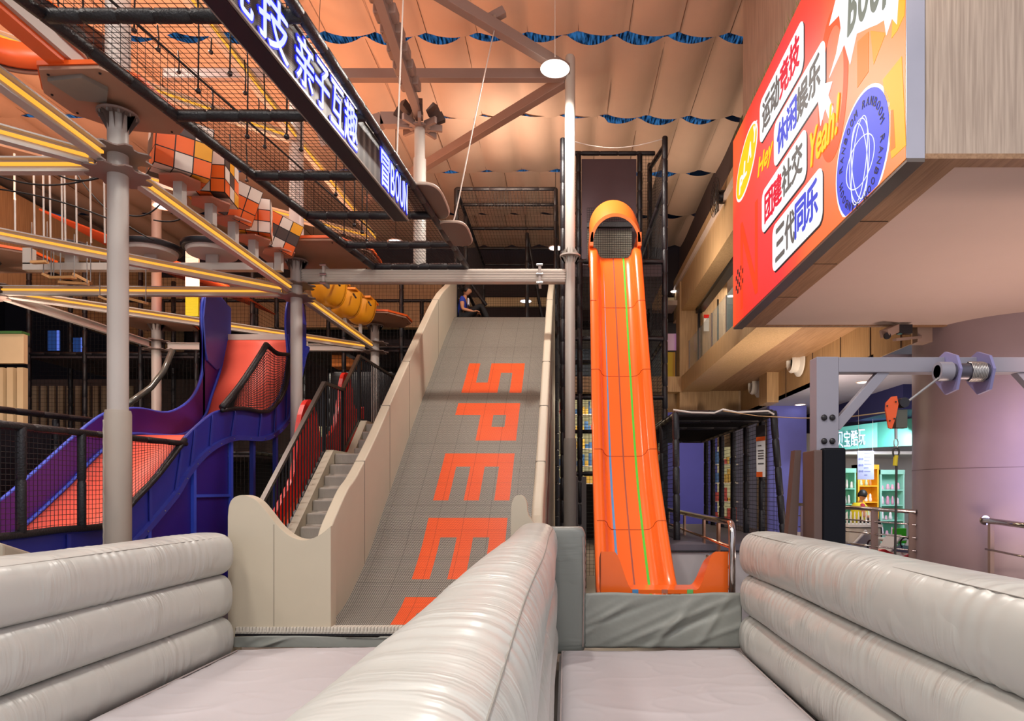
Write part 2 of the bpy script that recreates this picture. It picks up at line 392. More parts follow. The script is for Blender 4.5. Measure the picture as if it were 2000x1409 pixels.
# right hand balcony: bulkhead with the billboard
bk = MB(); bk.box((2.81, 5.2, 4.34), (9.5, 10.55, 9.6)); struct(bk.build('wall_right', wood_grey))
sf = MB(); sf.box((2.66, 5.2, 4.30), (3.12, 10.55, 4.34)); sf.box((3.12, 5.2, 4.30), (9.5, 5.34, 4.34)); sf.box((3.12, 10.47, 4.30), (9.5, 10.55, 4.34))
struct(sf.build('trim_4', wood_y))
struct(MB().box((2.66, 5.19, 4.27), (2.80, 10.56, 4.30)).build('trim_5', mat('bronze_edge', '6C625C', .4, .4)))
struct(MB().box((3.12, 5.34, 4.32), (9.5, 10.47, 4.335)).build('trim_6', mat('soffit_plaster', 'D3BDB2', .8, var=.015)))
for yy in (6.4, 7.6, 8.9): struct(MB().box((2.82, yy, 4.296), (3.1, yy+.012, 4.3)).build('trim_7', mat('joint', '4A382C', .8)))
t = thing('ceiling_bracket', 'black steel window frame box at the top right corner on the grey oak wall', 'frame', (3.9, 5.0, 6.6))
m = MB(); m.box((3.05, 4.72, 6.62), (5.2, 4.85, 6.7)); m.box((3.05, 4.72, 6.62), (3.15, 5.2, 6.7)); m.box((3.15, 5.1, 6.62), (5.2, 5.2, 6.7)); m.build('frame', mat('dark_bronze', '3C3334', .4), t)
MB().box((3.15, 4.85, 6.65), (5.2, 5.1, 6.7)).build('panel', mat('dark_bronze2', '4E4445', .5), t)

# balcony beyond: upper beam, band, lower fascia, back wall
struct(MB().box((3.55, 9.0, 7.25), (3.95, 22.0, 8.6)).build('trim_8', wood))
struct(MB().box((3.72, 9.0, 8.6), (3.95, 23.0, 11.2)).build('wall_upper_side', mat('brown_wall', '4A3A38', .8)))
struct(MB().box((-16, 21.9, 7.3), (3.7, 22.1, 11.2)).build('wall_upper_back', mat('brown_wall2', '2C2224', .8)))
struct(MB().box((3.5, 9.0, 8.15), (12, 23.0, 8.3)).build('trim_9', plaster))
struct(MB().box((3.98, 9.0, 7.15), (4.2, 20.4, 7.3)).build('trim_10', mat('black_frame', '1B1B1E', .4)))
struct(MB().box((3.55, 9.0, 4.75), (4.4, 20.4, 5.22)).build('trim_11', wood))
struct(MB().box((5.5, 10.6, 4.05), (5.52, 20.9, 5.1)).build('trim_12', wood))
struct(MB().box((4.4, 10.6, 4.78), (5.5, 20.4, 4.85)).build('trim_26', wood_y))
for yy in (10.9, 12.0, 13.3, 14.8, 16.6, 18.6): struct(MB().box((5.485, yy, 4.05), (5.5, yy+.015, 4.78)).build('trim_13', mat('joint', '4A382C', .8)))
struct(MB().box((5.2, 17.2, 4.0), (5.5, 17.9, 4.78)).build('trim_14', wood))
struct(MB().box((-.5, 20.8, 5.1), (4.4, 22.9, 5.2)).build('trim_30', floor_m))
struct(MB().box((-.5, 20.4, 4.75), (3.6, 20.8, 5.22)).build('trim_15', wood))
struct(MB().box((3.5, 20.45, 0), (4.05, 21.1, 8.15)).build('trim_16', wood))
struct(MB().box((2.0, 20.9, 7.55), (3.5, 22.8, 7.7)).build('trim_27', plaster))
struct(MB().box((4.07, 20.3, 5.2), (4.11, 20.34, 7.3)).build('trim_28', mat('black_frame', '1B1B1E', .4)))
struct(MB().box((4.42, 19.4, 5.2), (4.46, 19.44, 7.3)).build('trim_29', mat('black_frame', '1B1B1E', .4)))
struct(MB().box((4.15, 20.2, 5.2), (4.9, 20.5, 8.15)).build('trim_17', wood))
struct(MB().box((1.2, 20.5, 7.3), (3.1, 20.9, 8.3)).build('trim_18', wood))
struct(MB().box((.9, 21.0, 0), (9, 21.3, 5.2)).build('trim_19', wood))
struct(MB().box((-.5, 22.9, 5.2), (12, 23.2, 8.2)).build('wall_upper_right', dark_m))
struct(MB().box((5.5, 11.9, 4.05), (15, 22, 4.15)).build('trim_20', mat('grey_ceiling', 'A9A6B8', .8)))
struct(MB().box((4.4, 9.0, 5.1), (12, 22, 5.22)).build('trim_21', floor_m))
struct(MB().box((7.4, 14.6, 3.5), (15, 22, 4.05)).build('trim_22', mat('navy_ceiling', '23255A', .7)))
def down(x, y, z, lab, r=.09, wire=0):
    t = thing('downlight', lab, 'downlight', (x, y, z), 'ceiling downlights')
    if wire: MB().tube([(x, y, z), (x, y, wire)], .008, 5).build('hanging_wire', blackrub, t)
    MB().lathe([(r, -.012), (r, 0)], (x, y, z), 16).build('diffuser', white_led, t)
    MB().tube([(x+r*1.15*math.cos(a*pi/8), y+r*1.15*math.sin(a*pi/8), z-.008) for a in range(16)], .012, 6, closed=True).build('trim_ring', plaster, t)
for (px, py, z, lab) in [(1563, 790, 4.05, 'round downlight in the grey ceiling left of the crane post'), (1687, 746, 4.05, 'round downlight in the grey ceiling above the crane brace'), (1427, 578, 8.15, 'round downlight above the glass balustrade by the billboard'),
                          (1318, 599-30, 8.15, 'round downlight above the yellow kiosk on the upper floor')]:
    Y = (z-CH)*F/(CY-py); p = P(px, py, Y)
    down(p.x, p.y, p.z, lab, .13)
for (px, py, Y, lab) in [(773, 472, 14.5, 'white ceiling lamp seen through the end of the net bridge'), (1085, 484, 16.5, 'white ceiling lamp left of the grey column above the ramp cage'), (418, 585, 17, 'small ceiling lamp behind the blue slide top'),
                         (612, 587, 17, 'small ceiling lamp behind the yellow stepping buckets'), (1027, 588, 19, 'small ceiling lamp beyond the ramp top'), (318, 402, 12.5, 'bright round lamp left of the cube steps')]:
    p = P(px, py, Y); down(p.x, p.y, p.z, lab, .15, 9.6)
# glass balustrade
t = thing('glass_balustrade', 'glass balustrade with green planting along the upper balcony edge', 'balustrade', (3.7, 14, 5.22))
for i in range(5):
    y = 20.1-1.55*i; MB().box((3.72, y-1.5, 5.22), (3.735, y, 6.25)).build('glass_pane', glass_m, t)
    MB().box((3.71, y-.02, 5.22), (3.75, y+.02, 6.25)).build('clamp', steeld, t)
MB().box((3.6, 11, 5.21), (3.7, 20.3, 5.26)).build('planting', mat('green_plants', '3F5B22', .9, bump=(50, 1)), t)
# upper kiosk and signs on the upper floor
t = thing('upper_kiosk', 'yellow kiosk with pink framed screen on the upper floor beside the right tower', 'kiosk', (3.5, 22, 5.2))
MB().box((3.15, 22, 5.2), (3.62, 22.4, 6.3)).build('counter', mat('kiosk_yellow', 'B89B1E', .5), t)
MB().box((3.66, 21.9, 5.2), (3.70, 21.95, 6.9)).build('pink_tube', mat('pink_glow', 'F2A7FF', emit=1.2), t)
MB().box((3.15, 21.95, 6.35), (3.65, 22.0, 6.9)).build('screen', mat('kiosk_screen', 'C9A9C4', .5), t)
tag(MB().box((-.4, 20.42, 5.22), (3.05, 20.46, 6.2)).build('glass_screen', glass_m), 'clear glass barrier on the far upper landing', 'balustrade')
for (px, py) in ((1368, 632), (1383, 643)):
    pass
t = thing('wall_notice', 'small white and red notice on the oak pillar behind the glass', 'notice', (4.3, 20.1, 6.5))
MB().box((4.18, 20.16, 6.55), (4.34, 20.18, 7.0)).build('sheet', mat('paper', 'F0ECE6', .7), t); MB().box((4.18, 20.15, 6.95), (4.34, 20.17, 7.05)).build('red_band', red_m, t)
# wall speakers
for i, (px, py) in enumerate([(1562, 706), (1482, 752), (1398, 790)]):
    Y = 5.46*F/(px-CX); p = P(px, py, Y)
    t = thing('wall_speaker', ['large white round speaker on the oak wall nearest the crane arm', 'middle white round speaker on the oak wall', 'farthest white round speaker above the black net tunnel'][i], 'speaker', p, 'round wall speakers')
    wp = mat('white_plastic', 'E3DFDA', .4)
    MB().lathe([(.36, 0), (.36, -.03), (.31, -.07), (.24, -.09)], p, 28, 'X').build('flange', wp, t, smooth=True, auto=.6)
    MB().lathe([(.23, -.05), (.25, -.20), (.21, -.25), (.16, -.14)], (p.x, p.y-.02, p.z-.03), 28, 'X').build('horn', wp, t, smooth=True, auto=.7)
    MB().lathe([(.16, -.15), (.15, -.17)], (p.x, p.y-.02, p.z-.03), 20, 'X').build('grille', dark_m, t)
# round column
t = MB(); t.lathe([(1.42, 0), (1.42, 5.0)], (7.32, 11, 0), 96)
def col_mat():
    m = mat('rendered_column', 'A08E92', .38, bump=(9, .1, (1, 1, .1)), var=.06, vs=2); return m
struct(t.build('wall_column', col_mat(), smooth=True, auto=1.0))
struct(MB().lathe([(1.423, 0), (1.423, .012)], (7.32, 11, 2.05), 96).build('trim_23', mat('joint_line', '7C6A6E', .6)))
# wall behind the column, right edge
struct(MB().box((11.2, 6, 0), (11.4, 14, 4.05)).build('wall_far_right', mat('blue_grey_wall', '5F6688', .7)))

# ================================================================== INFLATABLES
def wr(y, th, seed):
    """pucker ridges running round the tube"""
    a = 0
    for k in range(5):
        c = math.sin(seed*3.1+k*1.9)*3+3.6; w = .16+.1*abs(math.sin(k+seed))
        g = math.exp(-((y-c+.05*math.sin(th*1.3+k))/w)**2)
        a += g*math.sin((y-c)*(62+9*math.sin(k*2+seed))+1.5*math.sin(th+k))
    return a
def chamber(name, xc, z0, z1, w, y0, y1, seed, parent, top=False, rip=.0035, m=infl, ny=300):
    PX_ = .72 if w < .45 else .62; rip = rip if w < .45 else .0055
    n = 36; h = z1-z0; zc = (z0+z1)/2; V = []; Fc = []
    ys = [y0+.18*(i/14)**1.6 for i in range(14)]+list(np.linspace(y0+.18, y1-.18, ny))+[y1-.18*((13-i)/14)**1.6 for i in range(14)]
    for y in ys:
        e = min(y-y0, y1-y)/.10; e = max(0, min(1, e)); tp = .88+.12*math.sqrt(1-(1-e)**2) if e < 1 else 1
        for k in range(n):
            t = 2*pi*k/n; c, s = math.cos(t), math.sin(t); p = PX_
            rx = w/2*abs(c)**p*(1 if c > 0 else -1); rz = h/2*abs(s)**(.8)*(1 if s > 0 else -1)
            d = rip*wr(y, t, seed)*(.35+.65*abs(s))+.006*math.sin(y*2.1+seed+t)
            rz *= (tp if top or s > 0 else .96)
            V.append((xc+rx*tp+d*c, y, zc+rz+d*s*.8))
    m_ = len(ys)
    for i in range(m_-1):
        for k in range(n): Fc.append((i*n+k, i*n+(k+1) % n, (i+1)*n+(k+1) % n, (i+1)*n+k))
    b = MB(); b.add(V, Fc)
    for i, yy in ((0, y0-.05), (m_-1, y1+.05)):
        o = len(b.v)
        ring = [V[i*n+k] for k in range(n)]
        inner = [(xc+(p[0]-xc)*.72, yy*.7+p[1]*.3, zc+(p[2]-zc)*.72) for p in ring]
        F2 = [((k+1) % n, k, n+k, n+(k+1) % n) for k in range(n)]+[tuple(range(n, 2*n))]
        if i: F2 = [f[::-1] for f in F2]
        b.add(ring+inner, F2)
    return b.build(name, m, parent, smooth=True)
def seam(xc, zc, w, h, ang, y0, y1, parent, nm='stitched_seam'):
    c, s = math.cos(ang), math.sin(ang)
    x = xc+w/2*abs(c)**(.72 if w < .45 else .62)*(1 if c > 0 else -1); z = zc+h/2*abs(s)**.8*(1 if s > 0 else -1)
    MB().tube([(x+.006*math.sin(y*2.1)+.010*c, y, z+.010*s) for y in np.linspace(y0+.05, y1-.03, 60)], .003, 5).build(nm, mat('seam_thread', '88857F', .7), parent)
def wall_i(name, label, xc, w, zs, y0, y1, sd, sang):
    t = thing(name, label, 'inflatable barrier', (xc, (y0+y1)/2, .02))
    for i in range(3): chamber('air_tube', xc, zs[i]-.016, zs[i+1]+.016, w, y0, y1, sd+i*2.3, t, top=i == 2)
    seam(xc, (zs[2]+zs[3])/2, w, zs[3]-zs[2], sang, y0, y1, t)
    return t
wall_i('inflatable_wall', 'long grey three-tube inflatable barrier at the left edge of the landing mats', -3.44, .48, [.08, .49, .90, 1.285], .3, 6.45, 1, pi*.30)
wall_i('inflatable_wall', 'long grey three-tube inflatable barrier at the right edge of the landing mats', 1.93, .50, [.08, .49, .89, 1.30], .3, 6.5, 4, pi*.66)
wall_i('inflatable_divider', 'shiny grey inflatable divider running between the two landing lanes to the camera', -.275, .40, [.08, .50, .96, 1.385], .25, 6.32, 7, pi*.28)
# upright cushion at the end of the divider
def cush(u, v):
    t = 2*pi*u; c, s = math.cos(t), math.sin(t); p = .45
    hw = .215; hd = .15; e = min(1, min(v, 1-v)*9); k = .80+.2*math.sqrt(1-(1-e)**2)
    r = 1+.012*math.sin(v*95)*abs(c)
    return (-.02+hw*abs(c)**p*(1 if c > 0 else -1)*k*r, 6.55+hd*abs(s)**p*(1 if s > 0 else -1)*k, .13+1.22*v)
b = MB(); b.grid(cush, 40, 90); nv = 90
b.f.append(tuple(range(41))[::-1]); b.mi.append(0); b.f.append(tuple(90*41+i for i in range(41))); b.mi.append(0)
t = thing('end_cushion', 'upright grey-green air cushion at the far end of the centre divider', 'cushion', (0, 6.55, .12))
b.build('cushion_body', infl2, t, smooth=True)
MB().tube([(.165, 6.42, .2), (.175, 6.41, .8), (.165, 6.42, 1.26)], .006, 6).build('piping', mat('pink_piping', '9E8A84', .6), t)

# landing mats
def mat_mesh(name, label, x0, x1, y0, y1, seed):
    t = thing(name, label, 'landing mat', ((x0+x1)/2, (y0+y1)/2, 0))
    def f(u, v):
        x = x0+(x1-x0)*u; y = y0+(y1-y0)*v; e = min(u*(x1-x0), (1-u)*(x1-x0), v*(y1-y0), (1-v)*(y1-y0))
        z = .205-.09*math.exp(-e/.05)+.014*math.sin(x*1.9+y*.8+seed)*math.sin(y*1.3+seed)
        q = Vector((x*1.1+seed*3, y*1.5, seed)); z += .012*(1-abs(noise.noise(q))*2)**5*(1 if noise.noise(q*.5+Vector((5, 5, 0))) > -.1 else .3)+.010*noise.noise(q*.8)+.006*(1-abs(noise.noise(q*1.9+Vector((9, 0, 3))))*2)**6
        return (x, y, z)
    MB().grid(f, 110, 260).build('mat_top', mat_top, t, smooth=True)
    MB().box((x0+.01, y0, .01), (x1-.01, y1, .11)).build('mat_side', mat_top, t)
    MB().tube([(x0+.025, y0, .165), (x0+.025, y1-.03, .165), (x1-.025, y1-.03, .165), (x1-.025, y0, .165)], .008, 6).build('piping', mat('mat_piping', 'A9A09F', .6), t)
    return t
mat_mesh('landing_mat', 'wide lilac-grey landing mat below the wide grey ramp', -3.19, -.48, .6, 6.44, .5)
mat_mesh('landing_mat', 'lilac-grey landing mat below the orange slide', -.06, 1.68, .6, 6.40, 2.2)
# aprons
def apron(label, x0, x1, y, z0, z1, amp, k, lean=.0):
    def f(u, v):
        x = x0+(x1-x0)*u
        d = 0
        for q_ in range(16):
            a_ = 1.1*math.sin(q_*2.4+k); c_ = (q_*.618+.1*math.sin(q_*k)) % 1.2-.1; s_ = ((u-c_)*(x1-x0)*1.0-(v-.5)*(z1-z0)*(1.6+a_)); w_ = .035+.03*abs(math.sin(q_*5.1))
            d += amp*.9*(.4+.6*math.sin(q_*3.3)**2)*math.exp(-(s_/w_)**2)*(1 if q_ % 3 else -.7)
        d *= math.sin(pi*min(1, v*.9+.08))
        zz = z1+.012*math.sin(u*9) if v > .97 else z0+(z1-z0)*v
        return (x, y-d+lean*(1-v), zz)
    t = tag(MB().grid(f, 120, 24).build('apron_sheet', apron_m, smooth=True, solid=.012), label, 'cloth apron')
apron('creased sage-grey vinyl apron hanging below the orange slide exit', .17, 1.72, 6.5, .17, .70, .03, 17)
apron('low creased grey vinyl apron below the ramp lip', -3.28, -.42, 6.56, .16, .262, .018, 34)

# ================================================================== WIDE RAMP
XL, XR = -2.4, -.36
prof = [(6.69, .335), (7.22, .46), (7.685, .683), (8.23, 1.02), (8.72, 1.42), (9.63, 2.10), (10.3, 2.62), (11.14, 3.24), (11.8, 3.70), (12.2, 4.0), (13.2, 4.72), (14.3, 5.44), (14.9, 5.46)]
def smooth_prof(pr, n=8):
    out = []
    for i in range(len(pr)-1):
        p0 = pr[max(i-1, 0)]; p1 = pr[i]; p2 = pr[i+1]; p3 = pr[min(i+2, len(pr)-1)]
        for k in range(n):
            t = k/n; out.append(tuple(.5*((2*b)+(-a+c)*t+(2*a-5*b+4*c-d)*t*t+(-a+3*b-3*c+d)*t**3) for a, b, c, d in zip(p0, p1, p2, p3)))
    out.append(pr[-1]); return out
SP = smooth_prof(prof[:-1])+[prof[-1]]
def img_y(p): return CY-(p[1]-CH)*F/p[0]
def y2pt(py):
    for a, b in zip(SP[:-1], SP[1:]):
        ya, yb = img_y(a), img_y(b)
        if ya >= py >= yb: t = (ya-py)/(ya-yb+1e-9); return (a[0]+(b[0]-a[0])*t, a[1]+(b[1]-a[1])*t)
    return SP[-1]
LET = [([710, 728.5, 747.5, 767.5], ['10111', '10101', '11101']), ([788, 811, 834, 861], ['11111', '00101', '00111']),
       ([886, 912, 978], ['11111', '10101']), ([1012, 1050, 1132], ['11111', '10101']), ([1167, 1198, 1221], ['11111', '10001'])]
cuts = sorted(set([y2pt(y) for ys, _ in LET for y in ys]+SP))
xs = [XL, -1.78, -1.575, -1.37, -1.165, -.96, -.755, XR]
arc = [0]
for a, b_ in zip(cuts[:-1], cuts[1:]): arc.append(arc[-1]+math.hypot(b_[0]-a[0], b_[1]-a[1]))
m = MB(); m.uv = []
for (yy, zz), s in zip(cuts, arc):
    for x in xs: m.v.append((x, yy, zz)); m.uv.append((x, s))
for j in range(len(cuts)-1):
    ym = (cuts[j][0]+cuts[j+1][0])/2; pm = ((cuts[j][0]+cuts[j+1][0])/2, (cuts[j][1]+cuts[j+1][1])/2); iy = img_y(pm)
    for i in range(len(xs)-1):
        o_ = 0
        for ys, rws in LET:
            if ys[0] < iy < ys[-1]:
                for k, rw in enumerate(rws):
                    if ys[k] < iy < ys[k+1] and 1 <= i <= 5 and rw[i-1] == '1': o_ = 1
        a = j*len(xs)+i; m.f.append((a, a+1, a+1+len(xs), a+len(xs))); m.mi.append(o_)
ramp = thing('wide_ramp_slide', 'very wide grey lattice ramp slide with orange SPEED lettering down it', 'slide', (-1.4, 10, 0))
m.build('slide_bed', [tile_g, tile_o], ramp, smooth=True)
# underside and platform
body = [(y, z-.03) for y, z in SP]
MB().strip(body, [(y, .02) for y, z in body], 'X', XL+.01, XR-.01).build('ramp_core', mat('ramp_core', '7F7A73', .7), ramp)
top_l = [(6.72, 1.20), (6.82, 1.33), (6.99, 1.47), (7.33, 1.72), (7.6, 1.85), (7.94, 2.06), (8.5, 2.44), (9.08, 2.87), (10.23, 3.70), (12.53, 5.31), (13.8, 5.98), (14.6, 6.4), (14.9, 6.5)]
def surf_z(y):
    for a, b_ in zip(SP[:-1], SP[1:]):
        if a[0] <= y <= b_[0]: return a[1]+(b_[1]-a[1])*(y-a[0])/(b_[0]-a[0]+1e-9)
    return SP[0][1] if y < SP[0][0] else SP[-1][1]
def sidewall(tl, x0, x1, nm):
    tp = smooth_prof(tl, 4)
    w_ = MB().strip(tp, [(y, .05) for y, z in tp], 'X', x0, x1).build(nm, padwall, ramp, bevel=.03)
    for k, y in enumerate([7.94, 9.08, 10.23, 12.53]):
        zt = np.interp(y, [p[0] for p in tl], [p[1] for p in tl])
        MB().box((x0-.004, y-.006, surf_z(y)-.1), (x1+.004, y+.006, zt+.004)).build('joint', mat('pad_joint', '8C8274', .8), w_)
    return w_
sidewall(top_l, XL-.12, XL, 'side_wall')
top_r = [(6.70, 1.10), (6.95, 1.45), (7.33, 1.70), (7.6, 1.83)]+top_l[5:]
sidewall(top_r, XR, XR+.12, 'side_wall')
# decorative strips on the outer face of the right wall
dec = MB()
for y in np.arange(7.2, 11.5, .62):
    z = surf_z(y); dec.add([(XR+.123, y, z-.25), (XR+.123, y+.3, z-.02), (XR+.123, y+.3, z+.62), (XR+.123, y, z+.4)], [(0, 1, 2, 3)])
    dec.add([(XR+.128, y, z-.25), (XR+.128, y+.3, z-.02), (XR+.128, y+.3, z+.62), (XR+.128, y, z+.4)], [(3, 2, 1, 0)])
dec.build('decal', mat('pale_pink_decal', 'C9917F', .5), ramp)
# flared front pad on the left
fin = [(445, 1010), (447, 990), (453, 976), (464, 969), (478, 968), (492, 973), (505, 982), (522, 1002), (540, 1025), (562, 1045), (585, 1055), (605, 1054), (625, 1045), (646, 1028)]
FY = 6.62
fp = smooth_prof([((px-CX)/F*FY, CH+(CY-py)/F*FY) for px, py in fin], 3)
ft = MB().strip(fp, [(x, .34 if x > -3.3 else .05) for x, z in fp], 'Y', FY, FY+.16).build('front_pad', padwall, ramp, bevel=.075)
for px in (535,):
    x = (px-CX)/F*FY; MB().box((x-.003, FY-.003, .36), (x+.003, FY+.01, 1.37)).build('joint', mat('pad_joint', '8C8274', .8), ft)
# front hump of the right wall
hp = [(-.55, 1.40), (-.545, 1.55), (-.52, 1.63), (-.48, 1.66), (-.43, 1.65), (-.39, 1.58), (-.37, 1.45), (-.24, 1.3)]
MB().strip(smooth_prof(hp, 3), [(x, .3) for x, z in smooth_prof(hp, 3)], 'Y', 6.66, 6.8).build('front_pad', padwall, ramp, bevel=.02)
tag(MB().box((-.50, 6.83, .3), (-.44, 6.9, 1.42)).build('red_marker', red_m), 'thin red strip behind the rounded pad at the foot of the ramp wall', 'marker')
# looped white lip along the foot of the ramp
lip = MB()
x = -3.27
while x < -.4:
    lip.box((x, 6.6, .30), (x+.028, 6.70, .352)); lip.box((x+.006, 6.592, .30), (x+.02, 6.6, .34)); x += .0335
lip.box((-3.28, 6.605, .285), (-.42, 6.69, .315))
l_ = lip.build('lip_strip', mat('white_lip', 'CFC8BC', .6), ramp)
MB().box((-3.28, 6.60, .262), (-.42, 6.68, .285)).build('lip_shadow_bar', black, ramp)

# ================================================================== STAIRS
t = thing('padded_staircase', 'grey padded staircase climbing beside the wide ramp', 'staircase', (-3.05, 10, 0))
x0, x1 = -3.72, XL-.13; step_m = mat('step_cushion', 'A79F95', .5, bump=(5, .4, (3, 1, 1)), var=.05)
y, z = 8.1, .51; n = 0
STEP = []
for k in range(11):
    STEP.append((y, z)); y += .225; z += .178
y += .72
z2 = z-.03
for k in range(4): STEP.append((y, z2)); y += .225; z2 += .16
for k, (yy, zz) in enumerate(STEP):
    dpt = .95 if k == 10 else (2.7 if k == 14 else .27)
    MB().box((x0+.12, yy, zz-.175), (x1, yy+dpt, zz)).build('step', step_m, t, bevel=.028)
lo = [(7.9, .4), (10.32, 2.34), (11.3, 2.34), (12.05, 2.98), (14.6, 2.98)]
MB().strip([(a, b_+.0) for a, b_ in lo], [(a, b_-.5) for a, b_ in lo], 'X', x0+.0, x0+.12).build('side_pad', padwall, t)
MB().strip([(a, b_-.22) for a, b_ in lo], [(a, max(.05, b_-.6)) for a, b_ in lo], 'X', x0+.12, x1).build('stair_core', step_m, t)
t = thing('stair_railing', 'black steel stair railing with thin upright bars left of the padded steps', 'railing', (-3.67, 10.5, 0))
bl = mat('black_steel', '1E1B1D', .4, .3); XX = -3.74
hr = [(8.05, 1.45), (10.3, 3.38), (11.15, 3.40), (12.04, 4.15), (14.4, 4.18)]
br = [(8.05, .45), (10.3, 2.32), (11.15, 2.34), (12.04, 3.0), (14.4, 3.02)]
hm = MB()
for a, b_ in zip(hr[:-1], hr[1:]): hm.beam((XX, *a), (XX, *b_), .06, .045)
hm.build('handrail', mat('worn_handrail', '4A423C', .35, .4), t)
lm = MB()
for a, b_ in zip(br[:-1], br[1:]): lm.beam((XX, *a), (XX, *b_), .03, .05)
lm.build('lower_rail', bl, t)
for y in (8.06, 10.3, 11.15, 12.04, 14.4):
    MB().box((XX-.025, y-.025, np.interp(y, [p[0] for p in br], [p[1] for p in br])-.2), (XX+.025, y+.025, np.interp(y, [p[0] for p in hr], [p[1] for p in hr]))).build('post', bl, t)
for y in np.arange(8.16, 14.3, .105):
    MB().box((XX-.008, y-.008, np.interp(y, [p[0] for p in br], [p[1] for p in br])), (XX+.008, y+.008, np.interp(y, [p[0] for p in hr], [p[1] for p in hr]))).build('baluster', bl, t)
# red slide wall behind the railing
t = thing('red_slide', 'small red slide with humped side walls behind the black stair railing', 'slide', (-4.35, 10.5, 0))
rt = [(9.0, 1.15), (9.56, 1.6), (9.95, 2.0), (10.15, 2.75), (10.4, 3.1), (10.7, 3.13), (10.9, 2.85), (11.05, 2.6), (11.6, 2.75), (11.9, 3.2), (12.1, 3.75), (12.35, 3.9), (12.6, 3.75), (12.8, 3.3), (13.4, 3.4)]
MB().strip(smooth_prof(rt, 4), [(a, .05) for a, _ in smooth_prof(rt, 4)], 'X', -4.12, -4.05).build('side_wall', red_m, t)
rb_ = [(9, 1.0), (10.2, 1.7), (11.3, 1.9), (13.4, 2.6)]
MB().strip([(a, b_) for a, b_ in rb_], [(a, b_-.06) for a, b_ in rb_], 'X', -4.05, -3.78).build('slide_bed', mat('orange_bed', 'E8502A', .5), t)
# ================================================================== ORANGE SLIDE
osl = thing('orange_slide', 'tall steep orange slide with blue, purple and green lane stripes', 'slide', (.8, 9, 0))
op = [(6.95, .64), (7.19, .69), (7.43, .85), (7.88, 1.26), (8.39, 1.78), (8.75, 2.25), (9.12, 2.85), (9.51, 3.55), (9.95, 4.35), (10.3, 5.0), (10.6, 5.5), (10.85, 5.66), (11.2, 5.68), (11.6, 5.68)]
OP = smooth_prof(op, 6)
def sec(x0, x1):
    """cross-section offsets (x, dz) : flange, wall, rounded floor, wall, flange"""
    w = x1-x0
    return [(x0, -.16), (x0, .0), (x0+.015, .012), (x0+.10, .012), (x0+.13, -.02), (x0+.15, -.09), (x0+.19, -.14), (x0+.25, -.15),
            (x1-.25, -.15), (x1-.19, -.14), (x1-.15, -.09), (x1-.13, -.02), (x1-.10, .012), (x1-.015, .012), (x1, 0), (x1, -.16)]
def normal_at(i):
    a = OP[max(i-1, 0)]; b_ = OP[min(i+1, len(OP)-1)]; d = Vector((b_[0]-a[0], b_[1]-a[1])).normalized(); return (-d.y, d.x)
V = []; Fc = []
for i, (yy, zz) in enumerate(OP):
    ny_, nz_ = normal_at(i); xl = np.interp(yy, [6.95, 11], [.325, .385]); s_ = sec(xl, 1.205)
    for (x, d) in s_: V.append((x, yy+ny_*(d), zz+nz_*d))
k_ = 16
for i in range(len(OP)-1):
    for k in range(k_-1): Fc.append((i*k_+k, i*k_+k+1, (i+1)*k_+k+1, (i+1)*k_+k))
MB().add(V, Fc).build('chute', orange, osl, smooth=True, solid=.02, auto=1.0)
for nm, fx, col in (('blue_stripe', .24, '4F8FC4'), ('purple_stripe', .5, '9A4A3C'), ('green_stripe', .74, '4FCB3A')):
    m = MB(); V = []; Fc = []
    for i, (yy, zz) in enumerate(OP[:-6]):
        ny_, nz_ = normal_at(i); x = .36+.25+(.84-.5)*((fx-.24)/.5)-.02; w = .009 if 'purple' in nm else .014
        for s_ in (-w, w): V.append((x+s_, yy+ny_*(-.146), zz+nz_*(-.146)))
    for i in range(len(OP)-7): Fc.append((2*i, 2*i+1, 2*i+3, 2*i+2))
    m.add(V, Fc).build(nm, mat(nm, col, .4), osl)
for yq in (8.0, 8.75, 9.45, 10.1):
    i = min(range(len(OP)), key=lambda k: abs(OP[k][0]-yq)); ny_, nz_ = normal_at(i)
    MB().tube([(x, OP[i][0]+ny_*(d+.001), OP[i][1]+nz_*(d+.001)) for x, d in sec(.362, 1.205)[1:-1]], .004, 5).build('section_joint', mat('orange_joint', 'A83A0C', .6), osl)
# flared exit scoop
def exit_piece():
    def f(u, v):
        x = .355+(1.64-.355)*u; a = abs(u-.5)*2; 
        xe = min(u, 1-u)*1.285
        h = 0 if xe > .32 else (.5+.5*math.cos(pi*min(1, max(0, (xe-.13)/.19))))
        z = .705+.385*h*(1-.25*v)
        return (x, 6.72+.36*v, z)
    m = MB(); nu = 60; m.grid(f, nu, 8)
    # front face skirt
    def g(u, v):
        p = f(u, 0); return (p[0], p[1]+.0, .665+(p[2]-.665)*v)
    m.grid(g, nu, 3)
    def g2(u, v):
        q = f(0 if u < .5 else 1, (u*2) % 1 if u < 1 else 1)
        return q
    for side in (0, 1):
        m.grid(lambda u, v, s=side: (f(s, u)[0], f(s, u)[1], .665+(f(s, u)[2]-.665)*v), 8, 3)
    return m.build('exit_scoop', orange, osl, smooth=True, auto=.9)
exit_piece()
for fx, c in ((.27, '4F8FC4'), (.50, 'B0705C'), (.70, '6CBF6A')):
    x = .355+1.285*(fx-.0); MB().box((x-.03, 6.712, .668), (x+.03, 6.722, .708)).build('coloured_tab', mat('tab_'+c, c, .5), osl)
    for s_ in (-.025, .02): MB().beam((x+s_+.0, 6.70, .665), (x+s_-.03, 6.60, .60), .01, .01).build('tab_strap', mat('strap_'+c, c, .6), osl)
